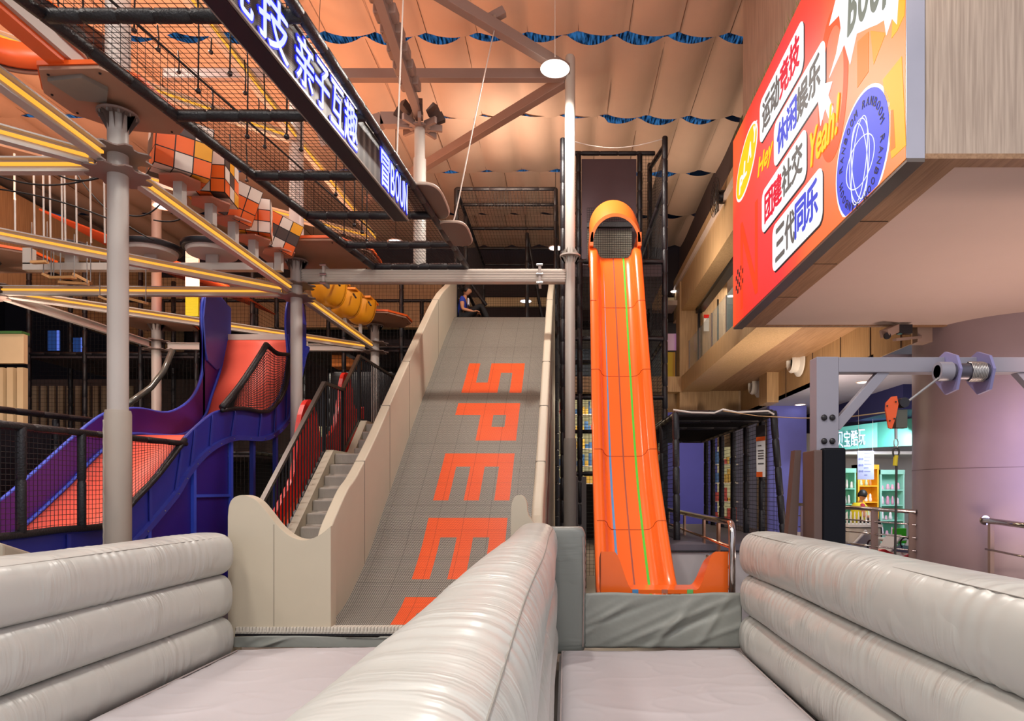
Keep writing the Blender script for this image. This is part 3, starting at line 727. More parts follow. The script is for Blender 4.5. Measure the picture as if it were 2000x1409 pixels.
# hood
yh0, yh1 = 10.62, 11.6
def arch(r, th):
    return (.795+r*.405*math.cos(th), 5.68+r*.46*math.sin(th))
m = MB(); n = 28; V = []; Fc = []
for j, (yy, rr, dz) in enumerate([(yh0, .88, 0), (yh0, 1.0, 0), (yh0+.2, 1.02, .20), (yh0+.48, 1.0, .42), (yh0+.48, .9, .42), (yh0+.2, .9, .20), (yh0, .88, 0)]):
    for k in range(n+1):
        x, z = arch(rr, pi*k/n); V.append((x, yy, z+dz))
for j in range(6):
    for k in range(n): a = j*(n+1)+k; Fc.append((a, a+n+1, a+n+2, a+1))
m.add(V, Fc)
for s_ in (-1, 1): m.box((.795+s_*.385-.03, yh0, 5.62), (.795+s_*.385+.03, yh0+.7, 5.84))
m.build('hood', mat('light_orange_plastic', 'EC7026', .35, var=.03), osl, smooth=True, auto=.7)

# ================================================================== PLAY TOWERS (black padded frames)
def frame(name, label, posts, beams, nets, loc, decks=(), r=.05):
    t = thing(name, label, 'play frame', loc)
    for (p, q) in posts: MB().pad(p, q, r).build('post', black, t, smooth=True, auto=.8)
    for (p, q) in beams: MB().pad(p, q, r*.85).build('crossbar', black, t, smooth=True, auto=.8)
    for (o, a, b_, nu, nv) in nets:
        o = Vector(o); a = Vector(a); b_ = Vector(b_)
        MB().net(lambda u, v: o+a*u+b_*v, nu, nv, .0032).build('net_panel', netm, t)
    for (a, b_, mm) in decks: MB().box(a, b_).build('deck', mm, t)
    return t
def nn(o, a, b_, cell=.06):
    return (o, a, b_, max(1, round(Vector(a).length/cell)), max(1, round(Vector(b_).length/cell)))
# right tower behind the orange slide
Y0, Y1 = 11.35, 13.4; xa, xb = -.05, 1.69; xm1, xm2 = .24, 1.28
posts = [((xa, Y0, 0), (xa, Y0, 7.72)), ((xb, Y0, 0), (xb, Y0, 7.75)), ((xa+.02, Y1, 0), (xa+.02, Y1, 8.35)), ((xb, Y1, 0), (xb, Y1, 8.3)), ((xm1, Y1-.8, 5.6), (xm1, Y1-.8, 8.1)), ((xm2+.12, Y1-.8, 5.6), (xm2+.12, Y1-.8, 8.1)), ((xm1-.0, Y0, 0), (xm1-.0, Y0, 5.6))]
beams = [((xa, Y1-.8, 8.1), (xb, Y1-.8, 8.1)), ((xa, Y0, 5.62), (xb, Y0, 5.62)), ((xa, Y0, 4.3), (xb, Y0, 4.3)), ((xa, Y0, 3.3), (xb, Y0, 3.3)), ((xa, Y0, 2.0), (xb, Y0, 2.0)),
         ((xb, Y0, 5.62), (xb, Y1, 5.62)), ((xb, Y0, 4.3), (xb, Y1, 4.3)), ((xb, Y0, 2.9), (xb, Y1, 2.9)), ((xb, Y0, 7.6), (xb, Y1, 8.2)), ((xa, Y0, 7.6), (xa, Y1, 8.2)), ((xa, Y0, 7.6), (xa, Y0, 7.6-.01)),
         ((xa, Y1, 4.3), (xb, Y1, 4.3)), ((xa, Y1, 2.9), (xb, Y1, 2.9)), ((xb, Y0, 6.9), (xb-.32, Y1-.8, 6.0))]
beams = [b_ for b_ in beams if (Vector(b_[0])-Vector(b_[1])).length > .1]
nets = [nn((xb, Y0, 0), (0, Y1-Y0, 0), (0, 0, 7.6)), nn((xa, Y0, 1.3), (0, Y1-Y0, 0), (0, 0, 6.3)), nn((xa, Y0, 2.0), (xm1-xa+.15, 0, 0), (0, 0, 3.6)), nn((1.2, Y0, 1.9), (.49, 0, 0), (0, 0, 3.7)), nn((xa, Y1, 5.6), (.3, 0, 0), (0, 0, 2.5)),
        nn((1.4, Y1-.8, 5.65), (.29, 0, 0), (0, 0, 2.45)), nn((xa, Y1, 0), (xb-xa, 0, 0), (0, 0, 5.6), .075)]
tw = frame('slide_tower', 'tall black padded tower with netting behind the orange slide', posts, beams, nets, (.8, 12, 0), [((xa, Y0, 5.36), (xb, Y1, 5.56), mat('dark_deck', '3A3236', .7))])
MB().box((xm1+.06, Y1-.78, 5.75), (xm2+.06, Y1-.74, 8.0)).build('backing_panel', taupe, tw)
MB().grid(lambda u, v: (.40+.84*u, Y1-.9, 5.95+.66*v), 1, 1).build('viewing_mesh', mat('pale_mesh', '8E8B7E', .8), tw)
m = MB(); m.net(lambda u, v: Vector((.40+.84*u, Y1-.95, 5.9+1.1*v)), 20, 26, .004); m.build('window_net', netm, tw)
MB().box((.4, Y1-1.0, 6.63), (1.24, Y1-.94, 6.72)).build('window_bar', black, tw)
for (x0_, x1_, z0_, z1_) in ((xa, .3, .05, 1.95),): MB().box((x0_+.04, Y0-.04, z0_), (x1_+.05, Y0-.0, z1_)).build('vinyl_skirt', mat('grey_skirt', '6E6C6A', .5, bump=(3, .8, (1, 1, .4))), tw)
tag(MB().tube([(-.05+1.74*u, 11.35, 7.72-.16*math.sin(pi*u)) for u in np.linspace(0, 1, 16)], .008, 6).build('rope', rope_w), 'white rope sagging between the two tops of the slide tower', 'rope')
# ramp-top cage
xl_, xr_ = -2.42, -.22; z_ = 8.38; yA, yB = 14.7, 19.6; z0_ = 5.46
posts = [((xl_, yA, z0_), (xl_, yA, z_)), ((xr_, yA, z0_), (xr_, yA, z_)), ((xl_, yB, z0_), (xl_, yB, z_)), ((xr_, yB, z0_), (xr_, yB, z_)), ((-1.0, yB-2.4, z0_), (-1.0, yB-2.4, z_)), ((xl_, yA+1.4, z0_), (xl_, yA+1.4, z_)), ((xr_, yA+2, z0_), (xr_, yA+2, z_)), ((-.95, yA+1.6, z0_), (-.95, yA+1.6, 7.3))]
beams = [((xl_, y, z_), (xr_, y, z_)) for y in (yA, 15.5, 16.9, 18.3, yB)]+[((xl_, yA, z_), (xl_, yB, z_)), ((xr_, yA, z_), (xr_, yB, z_)), ((xl_, yA, 6.6), (xl_, yB, 6.6)), ((xl_, yA+1.4, 6.9), (xl_+.5, yA+1.4, 6.2)), ((-1.0, yB-2.4, z_), (-.5, yA+3, z0_+.1)), ((xl_, yB, 6.6), (xr_, yB, 6.6))]
nets = [nn((xl_, yA, z_), (xr_-xl_, 0, 0), (0, yB-yA, 0), .08), nn((xl_, yA, z0_), (0, yB-yA, 0), (0, 0, 2.9), .08), nn((xl_, yB, z0_), (xr_-xl_, 0, 0), (0, 0, 2.9), .07), nn((xr_, yA, z0_), (0, yB-yA, 0), (0, 0, 2.9), .08), nn((xl_, yA, 7.95), (xr_-xl_, 0, 0), (0, 0, .43), .07)]
fr = frame('ramp_top_cage', 'black padded netted cage over the top platform of the wide ramp', posts, beams, nets, (-1.3, 17, 5.4), [((xl_, 14.9, 5.3), (xr_, yB, 5.45), mat('dark_deck', '3A3236', .7))])
m = MB()
for x in (xl_, xr_): 
    for y in (15.2, 17.5, yB): m.pad((x, y, 0), (x, y, 5.3), .06)
m.build('stilts', black, fr)
MB().box((xl_, 20.0, 6.0), (3.0, 20.1, 6.55)).build('far_panel', mat('grey_green_panel', '454842', .7), fr)
# bright far shops seen under and beside the tower
sh = mat('far_shop_glow', 'E8D7A0', emit=.55)
def far_shop(label, x0, x1, z0, z1, y, seed):
    t = thing('far_shop', label, 'shop', ((x0+x1)/2, y, z0)); r = random.Random(seed)
    MB().box((x0, y+.3, z0), (x1, y+.35, z1)).build('back_panel', sh, t)
    nr = 5; m = [MB(), MB(), MB()]
    sm = MB()
    for k in range(nr):
        zz = z0+(z1-z0)*k/nr; sm.box((x0, y, zz), (x1, y+.3, zz+.03)); x = x0
        while x < x1-.1:
            w = r.uniform(.05, .14); m[r.randrange(3)].box((x, y+.03, zz+.03), (x+w*.85, y+.2, zz+.03+r.uniform(.1, (z1-z0)/nr*.75))); x += w
    sm.build('shelving', mat('shop_shelf', 'D8D2C6', .6), t)
    for mm, c in zip(m, ('C24A3C', 'D9B24A', '3F6FA8')): tag(mm.build('shop_goods', mat('goods'+c, c, .5), t), None, None, kind='stuff')
far_shop('brightly lit far shop shelves behind the slide tower, left of the orange slide', -.5, 1.0, 1.9, 4.3, 18.5, 3)
far_shop('lit shop shelves seen between the black posts of the net tunnel', 4.36, 4.98, 0.3, 3.0, 19.2, 5)
far_shop('pale display shelves seen through the net under the blue slide', -8.4, -4.2, .5, 3.6, 19.2, 8)
far_shop('lit shelves behind the slide tower, right of the orange slide', 1.9, 3.0, 1.5, 3.6, 19.8, 9)

# net tunnel on the right
fy, by = 8.6, 13.0; xa2 = 1.44; xb2 = 2.68
posts = [((xa2, fy, .6), (xa2-.02, fy, 2.72)), ((xb2+.18, fy, .55), (xb2, fy, 2.74))]+[((xb2+.06, y, .6), (xb2+.06, y, 2.68)) for y in (9.3, 10.1, 10.9, 11.7, 12.4, 13)]+[((xa2, y, .6), (xa2, y, 2.68)) for y in (9.9, 11.2)]
beams = [((xa2, fy, 2.7), (xb2, fy, 2.72)), ((xa2, fy+.6, 2.68), (xb2, fy+.6, 2.68)), ((xa2, fy+1.6, 2.68), (xb2, fy+1.6, 2.68)), ((xa2, fy, 2.7), (xa2, by, 2.68)), ((xb2, fy, 2.7), (xb2, by, 2.68)), ((xa2, by, 2.68), (xb2, by, 2.68))]
nets = [nn((xb2+.06, fy, .6), (0, by-fy, 0), (0, 0, 2.1), .06), nn((xa2, fy, .6), (0, by-fy, 0), (0, 0, 2.1), .06), nn((xa2, fy, 2.68), (xb2-xa2, 0, 0), (0, by-fy, 0), .05)]
frame('net_tunnel', 'black padded net tunnel right of the orange slide', posts, beams, nets, (2.1, 10, 0), [((xa2, fy+.1, 2.72), (xb2, by, 2.76), netm)], r=.045)
tag(MB().tube([P(1315, 801, 8.55), P(1350, 806, 8.5), P(1395, 807, 8.5), P(1412, 800, 8.5), P(1440, 806, 8.5), P(1500, 803, 8.5), P(1512, 810, 8.5)], .012, 6).build('rope', rope_w, smooth=True), 'white rope wound along the top bar of the net tunnel', 'rope')
tag(MB().tube([P(1412, 803, 8.5), P(1480, 813, 8.0), P(1560, 817, 7.2), P(1640, 817, 6.6), P(1735, 805, 6.3)], .006, 6).build('rope', mat('tan_rope', 'B79A70', .8), smooth=True), 'tan rope stretched from the net tunnel to the crane pulley', 'rope')
t = thing('tunnel_floor', 'white box platform with dark top below the net tunnel', 'platform', (2.0, 9, 0))
MB().box((1.25, 7.9, .05), (3.2, 12.8, .98)).build('base', mat('white_box', 'B5B0B2', .6), t); MB().box((1.23, 7.88, 1.0), (3.22, 12.82, 1.07)).build('top_pad', mat('grey_top', '5A5660', .5), t); MB().box((1.24, 7.87, .98), (3.21, 7.9, 1.0)).build('black_line', black, t)
# blue walls behind the tunnel
struct(MB().box((5.6, 18.3, 0), (6.62, 18.5, 4.05)).build('wall_blue_pier', purple_wall))
struct(MB().box((4.98, 19.5, 0), (5.6, 19.7, 4.05)).build('wall_grey_pier', mat('grey_pier', '6A6C86', .6)))
struct(MB().box((2.9, 19.4, 0), (4.42, 19.6, 4.0)).build('wall_blue_back', mat('deep_blue_wall', '3A3C9A', .6)))
t = thing('hanging_notice', 'white and orange notice sheet hung inside the net tunnel', 'notice', (2.66, 9.0, 1.9))
pp = [P(1477, 833, 9.05), P(1495, 830, 8.95), P(1495, 932, 8.95), P(1478, 932, 9.05)]
MB().add([*pp, *[p+Vector((.004, .02, 0)) for p in pp]], [(0, 1, 2, 3), (7, 6, 5, 4), (0, 4, 5, 1), (2, 6, 7, 3)]).build('sheet', mat('paper', 'F0ECE6', .7), t)
def quad(nm, c, m_, par): MB().add(c, [(0, 1, 2, 3)]).build(nm, m_, par)
def lerpq(u0, u1, v0, v1, d=-.006):
    def q(u, v): return pp[3].lerp(pp[2], u).lerp(pp[0].lerp(pp[1], u), v)+Vector((d, d, 0))
    return [q(u0, v0), q(u1, v0), q(u1, v1), q(u0, v1)]
quad('header', lerpq(0, 1, .78, 1), mat('dark_header', '2A2220', .6), t); quad('orange_band', lerpq(0, 1, .70, .78), orange_pl, t); quad('orange_foot', lerpq(0, .7, 0, .1), orange_pl, t)
m = MB()
for i, v in enumerate((.6, .5, .45, .4, .35, .25)): m.add(lerpq(.2, .85 if i else .6, v, v+.02, -.008), [(0, 1, 2, 3)])
m.build('printing', mat('ink', '55504C', .7), t)
# chrome railing beside the slide
t = thing('chrome_railing', 'polished steel railing right of the orange slide exit', 'railing', (1.68, 8.5, 0))
zt = 1.385
MB().tube([(1.75, 11.3, zt), (1.66, 6.72, zt), (1.655, 6.64, zt-.02), (1.65, 6.60, zt-.09), (1.65, 6.60, .5)], .034, 14).build('top_rail', chrome, t, smooth=True)
for z in (1.14, .93, .72, .5): MB().tube([(1.75, 11.3, z), (1.65, 6.6, z)], .018, 8).build('rail', chrome_orange_reflection, t, smooth=True)
for y in (7.25, 8.1, 9.6, 11.3): MB().box((1.65+(y-6.6)*.021-.012, y-.045, 0), (1.65+(y-6.6)*.021+.012, y+.045, zt-.02)).build('upright', chrome_orange_reflection, t)
# railings by the shop and beside the column
t = thing('shop_railing', 'polished steel railing in front of the toy shop, left of the round column', 'railing', (6, 11.5, 0))
a, b_ = P(1560, 986, 13.2), P(1790, 1000, 11.2)
MB().tube([a, b_], .036, 12).build('top_rail', chrome, t, smooth=True)
for k in range(1, 5): MB().tube([a-Vector((0, 0, .22*k)), b_-Vector((0, 0, .22*k))], .014, 8).build('rail', chrome, t, smooth=True)
for u in (.05, .34, .68, .97): q = a.lerp(b_, u); MB().box((q.x-.06, q.y-.012, 0), (q.x+.06, q.y+.012, q.z-.02)).build('upright', steeld, t)
t = thing('column_railing', 'polished steel railing fixed to the round column at the right edge', 'railing', (6.5, 9.4, 0))
a, b_ = P(1925, 1017, 9.75), P(2080, 1037, 8.2)
MB().tube([a, b_], .042, 12).build('top_rail', chrome, t, smooth=True); MB().lathe([(.07, 0), (.07, .03)], (a.x, a.y, a.z), 16, 'Y').build('wall_flange', chrome, t)
for k in (.42, .78): MB().tube([a-Vector((0, 0, k)), b_-Vector((0, 0, k))], .016, 8).build('rail', chrome, t, smooth=True)
q = a.lerp(b_, .06); MB().box((q.x-.01, q.y-.03, 0), (q.x+.05, q.y+.03, q.z)).build('upright', steeld, t)

# ================================================================== CRANE FRAME
gr = mat('lilac_grey_steel', '918F9B', .4, var=.02)
t = thing('crane_frame', 'lilac-grey square steel crane frame with winch drum over the right barrier', 'crane frame', (2.44, 6.25, 0))
MB().box((2.337, 6.2, 1.9), (2.545, 6.38, 2.955)).build('post', gr, t, bevel=.008)
MB().box((2.545, 6.203, 2.81), (5.2, 6.35, 2.952)).build('arm', gr, t, bevel=.008)
MB().beam((2.53, 6.27, 2.30), (3.0, 6.27, 2.84), .09, .09).build('brace', gr, t, bevel=.005)
MB().beam((4.75, 6.27, 2.3), (4.25, 6.27, 2.84), .09, .09).build('brace', gr, t, bevel=.005)
for i, (px, py) in enumerate([(1610, 816), (1626, 816), (1610, 862), (1626, 862)]):
    p = P(px, py, 6.19); MB().ball(p, .029, 12, sc=(1, .5, 1)).build('bolt_cap', blackrub, t, smooth=True)
MB().box((2.37, 6.12, .0), (2.58, 6.42, 2.1)).build('foot_pad', mat('navy_pad', '0A0D16', .6, spec=.2), t, bevel=.02)
MB().box((2.29, 6.14, .0), (2.37, 6.44, 2.08)).build('side_pad', mat('brown_pad', '5E4A44', .5), t, bevel=.01)  # brown colour stands for light on the foot pad's side face
MB().add([(2.06, 6.5, 0), (2.2, 6.5, 0), (2.3, 6.5, 2.1), (2.24, 6.5, 2.1), (2.06, 6.62, 0), (2.2, 6.62, 0), (2.3, 6.62, 2.1), (2.24, 6.62, 2.1)], [(0, 1, 2, 3), (7, 6, 5, 4), (0, 4, 5, 1), (1, 5, 6, 2), (2, 6, 7, 3), (3, 7, 4, 0)]).build('brace_pad', mat('brown_pad', '5E4A44', .5), t)
wx = P(1850, 718, 6.1); 
def plate(x, nm):
    poly = [(6.02, 2.62), (6.2, 2.60), (6.36, 2.74), (6.36, 2.95), (6.2, 3.0), (6.02, 2.93), (5.96, 2.8)]
    MB().prism(poly, 'X', x, x+.025).build(nm, mat('lilac_plate', '8C88B8', .4), t)
plate(3.53, 'winch_plate'); plate(3.83, 'winch_plate')
MB().lathe([(.075, -.06), (.075, .36)], (3.5, 6.06, 2.79), 20, 'X').build('winch_drum', mat('drum', '5F5C68', .4, .5), t, smooth=True, auto=.8)
MB().lathe([(.088, 0), (.088, .12), (.06, .12), (.06, .0)], (3.38, 6.06, 2.79), 20, 'X').build('drum_socket', gr, t, smooth=True, auto=.8)
MB().tube([(3.66+.014*k/8, 6.06+.088*math.cos(2*pi*k/8), 2.79+.088*math.sin(2*pi*k/8)) for k in range(80)], .0065, 6).build('wound_cable', mat('steel_cable', 'B9B6B4', .35, .8), t, smooth=True)
t = thing('pulley_block', 'orange pulley block with steel hook hanging beside the crane post', 'pulley', P(1752, 810, 6.0))
MB().tube([P(1838, 735, 6.05), P(1775, 783, 6.0)], .011, 6).build('cable', mat('steel_cable', 'B9B6B4', .35, .8), t)
c = [P(x, y, 5.97) for x, y in ((1731, 787), (1742, 775), (1752, 774), (1755, 790), (1750, 815), (1742, 838), (1736, 836), (1730, 800))]
MB().add(c+[p+Vector((0, .02, 0)) for p in c], [tuple(range(8)), tuple(range(15, 7, -1))]+[(i, i+8, (i+1) % 8+8, (i+1) % 8) for i in range(8)]).build('side_plate', mat('pulley_orange', 'E0561E', .4), t)
MB().box(tuple(P(1750, 800, 6.0)), tuple(P(1764, 838, 6.08))).build('block_body', mat('dark_grey_metal', '5B5A50', .4, .5), t, bevel=.005)
MB().lathe([(.045, -.03), (.045, .05)], tuple(P(1764, 787, 6.0)), 16, 'Y').build('pulley_wheel', blackrub, t)
for (x, y) in ((1733, 793), (1750, 785), (1738, 822), (1747, 818)): MB().ball(P(x, y, 5.96), .008, 8).build('bolt', blackrub, t)
t = thing('hook_rope', 'black rope with yellow whipping hanging from the pulley hook', 'rope', P(1750, 900, 6.0))
MB().tube([P(1750, 838, 6.02), P(1750, 858, 6.02)], .014, 8).build('swivel', bolt_m, t)
MB().tube([P(1750+4*math.cos(a), 866+9*math.sin(a), 6.02) for a in np.linspace(0, 2*pi, 16, endpoint=False)], .006, 6, closed=True).build('chain_link', bolt_m, t)
MB().tube([P(1750+6*math.sin(a)*(1 if a < pi else 1), 884-9*math.cos(a), 6.02) for a in np.linspace(0, 2*pi, 20, endpoint=False)], .008, 6, closed=True).build('rope_eye', mat('dark_rope', '37322F', .8), t)
MB().tube([P(1750, 890, 6.02), P(1748, 910, 6.02)], .02, 8).build('yellow_whipping', mat('yellow_tape', 'C9B21C', .6), t)
MB().tube([P(1751, 908, 6.02), P(1750, 985, 6.02), P(1748, 1095, 6.02)], .011, 8).build('rope', mat('dark_rope', '37322F', .8), t)

# security camera
t = thing('security_camera', 'beige security camera and small floodlight bracketed to the round column', 'security camera', P(1770, 650, 10.5))
bx = mat('camera_beige', 'A98F80', .5)
MB().beam(P(1727, 652, 10.2), P(1752, 641, 10.4), .15, .12).build('camera_body', bx, t, bevel=.01)
MB().lathe([(.05, 0), (.05, .04)], tuple(P(1734, 656, 10.15)), 14, 'Y').build('lens_hood', blackrub, t)
MB().box(tuple(P(1756, 651, 10.3)), tuple(P(1776, 637, 10.4))).build('floodlight', blackrub, t)
MB().beam(P(1747, 664, 10.3), P(1800, 659, 10.8), .06, .04).build('bracket', bx, t)
MB().box(tuple(P(1792, 668, 10.75)), tuple(P(1812, 632, 11.0))).build('wall_plate', bx, t)
# wall fan
p = P(1410, 385, 14.9)
t = thing('wall_fan', 'black wall fan with motion-free blades on the oak beam beside the billboard', 'fan', p)
t['label'] = 'black wall fan on the upper oak beam left of the billboard'
MB().lathe([(.12, -.16), (.15, -.1), (.15, .08), (.08, .14)], (p.x+.06, p.y, p.z), 16, 'X').build('motor', blackrub, t, smooth=True, auto=.8)
MB().beam(p+Vector((.1, 0, 0)), p+Vector((.2, .1, -.05)), .06, .06).build('wall_arm', blackrub, t)
for rr in (.42, .3, .18): MB().tube([(p.x-.16, p.y+rr*math.cos(a*pi/12), p.z+rr*math.sin(a*pi/12)) for a in range(24)], .006, 5, closed=True).build('guard_ring', blackrub, t)
m = MB()
for a in range(24): m.tube([(p.x-.15, p.y, p.z), (p.x-.16, p.y+.42*math.cos(a*pi/12), p.z+.42*math.sin(a*pi/12))], .004, 4)
m.build('guard_spokes', blackrub, t)
for a in range(3):
    th = a*2*pi/3+.4; c_, s_ = math.cos(th), math.sin(th)
    MB().add([(p.x-.11, p.y+.08*c_-.04*s_, p.z+.08*s_+.04*c_), (p.x-.15, p.y+.37*c_-.13*s_, p.z+.37*s_+.13*c_), (p.x-.10, p.y+.38*c_+.09*s_, p.z+.38*s_-.09*c_), (p.x-.09, p.y+.08*c_+.04*s_, p.z+.08*s_-.04*c_)], [(0, 1, 2, 3)]).build('blade', mat('fan_blade', '4B4038', .5), t, solid=.006)
# ================================================================== WAVE SLIDE
WXL, WXR = -6.05, -4.80
ws = thing('wave_slide', 'wide coral wave slide with violet and royal blue side walls', 'slide', (-5.4, 9, 0))
bed = smooth_prof([(4.6, .9), (6.2, .92), (6.9, 1.0), (7.38, 1.27), (8.07, 1.75), (8.3, 1.94), (8.76, 2.27), (9.22, 2.47), (9.8, 2.51), (10.4, 2.56), (10.8, 2.70), (11.16, 2.97), (11.35, 3.31), (11.63, 3.8), (11.78, 4.2), (11.9, 4.42), (12.3, 4.45)], 6)
V = []; Fc = []
for y, z in bed: V += [(WXL, y, z), (WXR, y, z)]
for i in range(len(bed)-1): Fc.append((2*i, 2*i+1, 2*i+3, 2*i+2))
MB().add(V, Fc).build('slide_bed', coral, ws, smooth=True, solid=.03)
MB().box((WXL, 11.86, 4.40), (WXR, 12.4, 4.50)).build('top_step', mat('cream_pad', 'D3C6B8', .6), ws)
def bedz(y): return float(np.interp(y, [p[0] for p in bed], [p[1] for p in bed]))
far = smooth_prof([(4.6, 1.5), (6.4, 1.5), (7.0, 1.55), (7.38, 1.76), (8.12, 2.31), (8.28, 2.42), (8.46, 2.55), (8.76, 2.72), (9.22, 2.84), (9.56, 2.88), (10.15, 2.90), (10.7, 3.14), (11.0, 3.43), (11.14, 3.75), (11.16, 4.2), (11.10, 4.6), (11.16, 4.95), (11.4, 5.12), (11.97, 4.98), (12.0, 4.4)], 4)
fw = MB().strip(far, [(y, bedz(y)-.5) for y, z in far], 'X', WXL-.06, WXL).build('side_wall', violet, ws)
MB().tube([(WXL-.02, y, z) for y, z in far], .022, 8).build('edge_rim', blue_e, fw, smooth=True)
MB().tube([(WXL+.012, y, z+.02) for y, z in bed if y < 11.9], .022, 8).build('bed_trim', blue_e, ws, smooth=True)
MB().strip([(11.08, 4.6), (11.14, 4.95), (11.4, 5.14), (11.98, 5.0)], [(11.14, 4.1), (11.2, 3.9), (11.5, 3.8), (11.98, 4.0)], 'X', WXL+.0, WXL+.03).build('top_shield', mat('lit_blue_shield', '4450B4', .4), ws, bevel=.01)
near_t = [(4.6, 1.27), (5.62, 1.27), (6.18, 1.29), (6.9, 1.31), (7.28, 1.55), (7.72, 1.85), (8.25, 2.29), (8.46, 2.44), (8.81, 2.65), (9.14, 2.79), (9.74, 2.89), (10.4, 2.92), (10.8, 3.06), (11.2, 3.40), (11.44, 4.0), (11.36, 4.5), (11.42, 4.9), (11.65, 5.08), (12.15, 5.05), (12.2, 4.4)]
near_b = [(4.6, .95), (5.62, .97), (6.18, 1.0), (6.9, 1.03), (7.28, 1.12), (7.72, 1.40), (8.1, 1.67), (8.35, 1.92), (8.7, 2.17), (9.1, 2.35), (9.6, 2.47), (10.3, 2.51), (10.75, 2.60), (11.15, 2.78), (11.5, 3.05), (11.8, 3.6), (12.0, 4.0), (12.1, 4.2), (12.2, 4.3), (12.22, 4.35)]
NT = smooth_prof(near_t, 4); NB = smooth_prof(near_b, 4)
nw = MB().strip(NT, NB, 'X', WXR, WXR+.04).build('side_wall', blue_m, ws)
MB().tube([(WXR+.02, y, z) for y, z in NT], .024, 8).build('edge_rim', blue_m, nw, smooth=True)
m = MB()
for (a, b_) in zip(NB[:-1], NB[1:]): m.beam((WXR+.06, *a), (WXR+.06, *b_), .06, .07)
m.build('lower_flange', mat('blue_flange', '343C9E', .4), nw)
for k in range(4, len(NT)-14, 5):
    MB().beam((WXR+.055, *NT[k]), (WXR+.055, *NB[k]), .012, .045).build('rib', mat('blue_flange', '343C9E', .4), nw)
skb = [(y, z) for y, z in NB if y < 9.55]
MB().strip(skb, [(y, .02) for y, z in skb], 'X', WXR-.02, WXR).build('lower_panel', mat('indigo_panel', '2A1F86', .4, var=.1, vs=1), ws)
for y in (6.1, 7.0, 7.62, 8.55, 9.5): MB().box((WXR, y-.03, .02), (WXR+.04, y+.03, float(np.interp(y, [p[0] for p in NB], [p[1] for p in NB])))).build('stud', blue_e, ws)
MB().box((WXR, 8.55, 1.62), (WXR+.03, 9.5, 1.66)).build('stud_rail', blue_e, ws)
for y in (10.2, 11.0): MB().box((WXR-.03, y-.035, .0), (WXR+.03, y+.035, float(np.interp(y, [p[0] for p in NB], [p[1] for p in NB])))).build('leg', mat('leg_blue', '2B3A90', .4), ws)
MB().box((WXR-.05, 10.14, 0), (WXR+.06, 10.27, 1.6)).build('leg_pad', mat('brown_leg_pad', '7B5E4C', .6), ws)
bm_ = MB()
for k in range(3, len(NB)-10, 3): bm_.ball((WXR+.095, NB[k][0], NB[k][1]), .009, 6)
bm_.build('flange_bolts', bolt_m, nw)
# net fence on the near wall
t = thing('net_fence', 'black padded net fence standing on the lower near wall of the coral slide', 'fence', (-4.74, 7, 1.3))
FX = -4.72
MB().pad((FX, 4.7, 2.25), (FX, 8.28, 2.29), .035).build('top_rail', black, t, smooth=True, auto=.8)
lowp = [(y, z+.05) for y, z in NT if 4.7 < y < 8.28]
MB().tube([(FX, y, z) for y, z in lowp], .035, 10).build('bottom_rail', black, t, smooth=True)
for y in (5.0, 5.77, 6.49): MB().pad((FX, y, 1.33), (FX, y, 2.27), .04).build('post', black, t, smooth=True, auto=.8)
def fn(u, v):
    y = 4.75+3.5*u; zb = float(np.interp(y, [p[0] for p in lowp], [p[1] for p in lowp])); return Vector((FX+.01*math.sin(9*u), y, min(2.27, zb+(2.27-zb)*v)))
MB().net(fn, 70, 20, .0028, 40, 3).build('net', netm, t)
t = thing('upper_net_fence', 'black netting with curved padded edge on the upper coral slide', 'fence', (-4.74, 10.3, 3))
up = smooth_prof([(9.14, 2.85), (9.63, 3.22), (10.19, 3.72), (10.5, 4.02)], 6); up2 = smooth_prof([(10.5, 4.02), (10.9, 3.96), (11.5, 4.06)], 5)
MB().tube([(FX, y, z) for y, z in up], .045, 10).build('padded_edge', black, t, smooth=True); MB().tube([(FX, y, z) for y, z in up2], .035, 10).build('top_rail', black, t, smooth=True)
MB().tube([(FX, y, z+.02) for y, z in NT if 9.1 < y < 11.42 and z < 4.2], .03, 10).build('bottom_rail', black, t, smooth=True)
ua = up+up2
def fu(u, v):
    y = 9.16+2.28*u; zb = float(np.interp(y, [p[0] for p in near_t[:15]], [p[1] for p in near_t[:15]])); zt_ = float(np.interp(y, [p[0] for p in ua], [p[1] for p in ua])); return Vector((FX, y, zb+(max(zt_, zb)-zb)*v))
MB().net(fu, 46, 22, .0058, 30, 2).build('net', netm, t)
# dark fence beyond the slide, far left
t = thing('dark_fence', 'black padded fence behind the coral slide at the left edge', 'fence', (-7.1, 9, 0))
MB().pad((-7.3, 7.9, 2.74), (-7.0, 10.3, 2.76), .045).build('top_rail', black, t, smooth=True, auto=.8)
for y in (8.4, 9.4, 10.2): MB().pad((-7.2, y, 0), (-7.2, y, 2.72), .045).build('post', black, t, smooth=True, auto=.8)
MB().box((-7.26, 7.9, 1.2), (-7.22, 10.3, 2.6)).build('dark_sheet', mat('dark_sheet', '14131A', .5, bump=(4, .8, (1, 1, .3))), t)
# curved chrome-edged slide rail behind
tag(MB().tube([P(337, 683, 12.6), P(320, 725, 12.5), P(295, 757, 12.3), P(270, 775, 12.1), P(240, 797, 11.8)], .055, 10).build('padded_rail', mat('glossy_grey_rail', '6E716C', .2, .5), smooth=True), 'glossy grey curved rail descending behind the front steel column', 'rail')

ORD = ['first', 'second', 'third', 'fourth', 'fifth', 'sixth', 'seventh', 'eighth', 'ninth', 'tenth', 'eleventh', 'twelfth', 'thirteenth', 'fourteenth', 'fifteenth', 'sixteenth', 'seventeenth', 'eighteenth', 'nineteenth', 'twentieth', 'twenty-first', 'twenty-second', 'twenty-third']
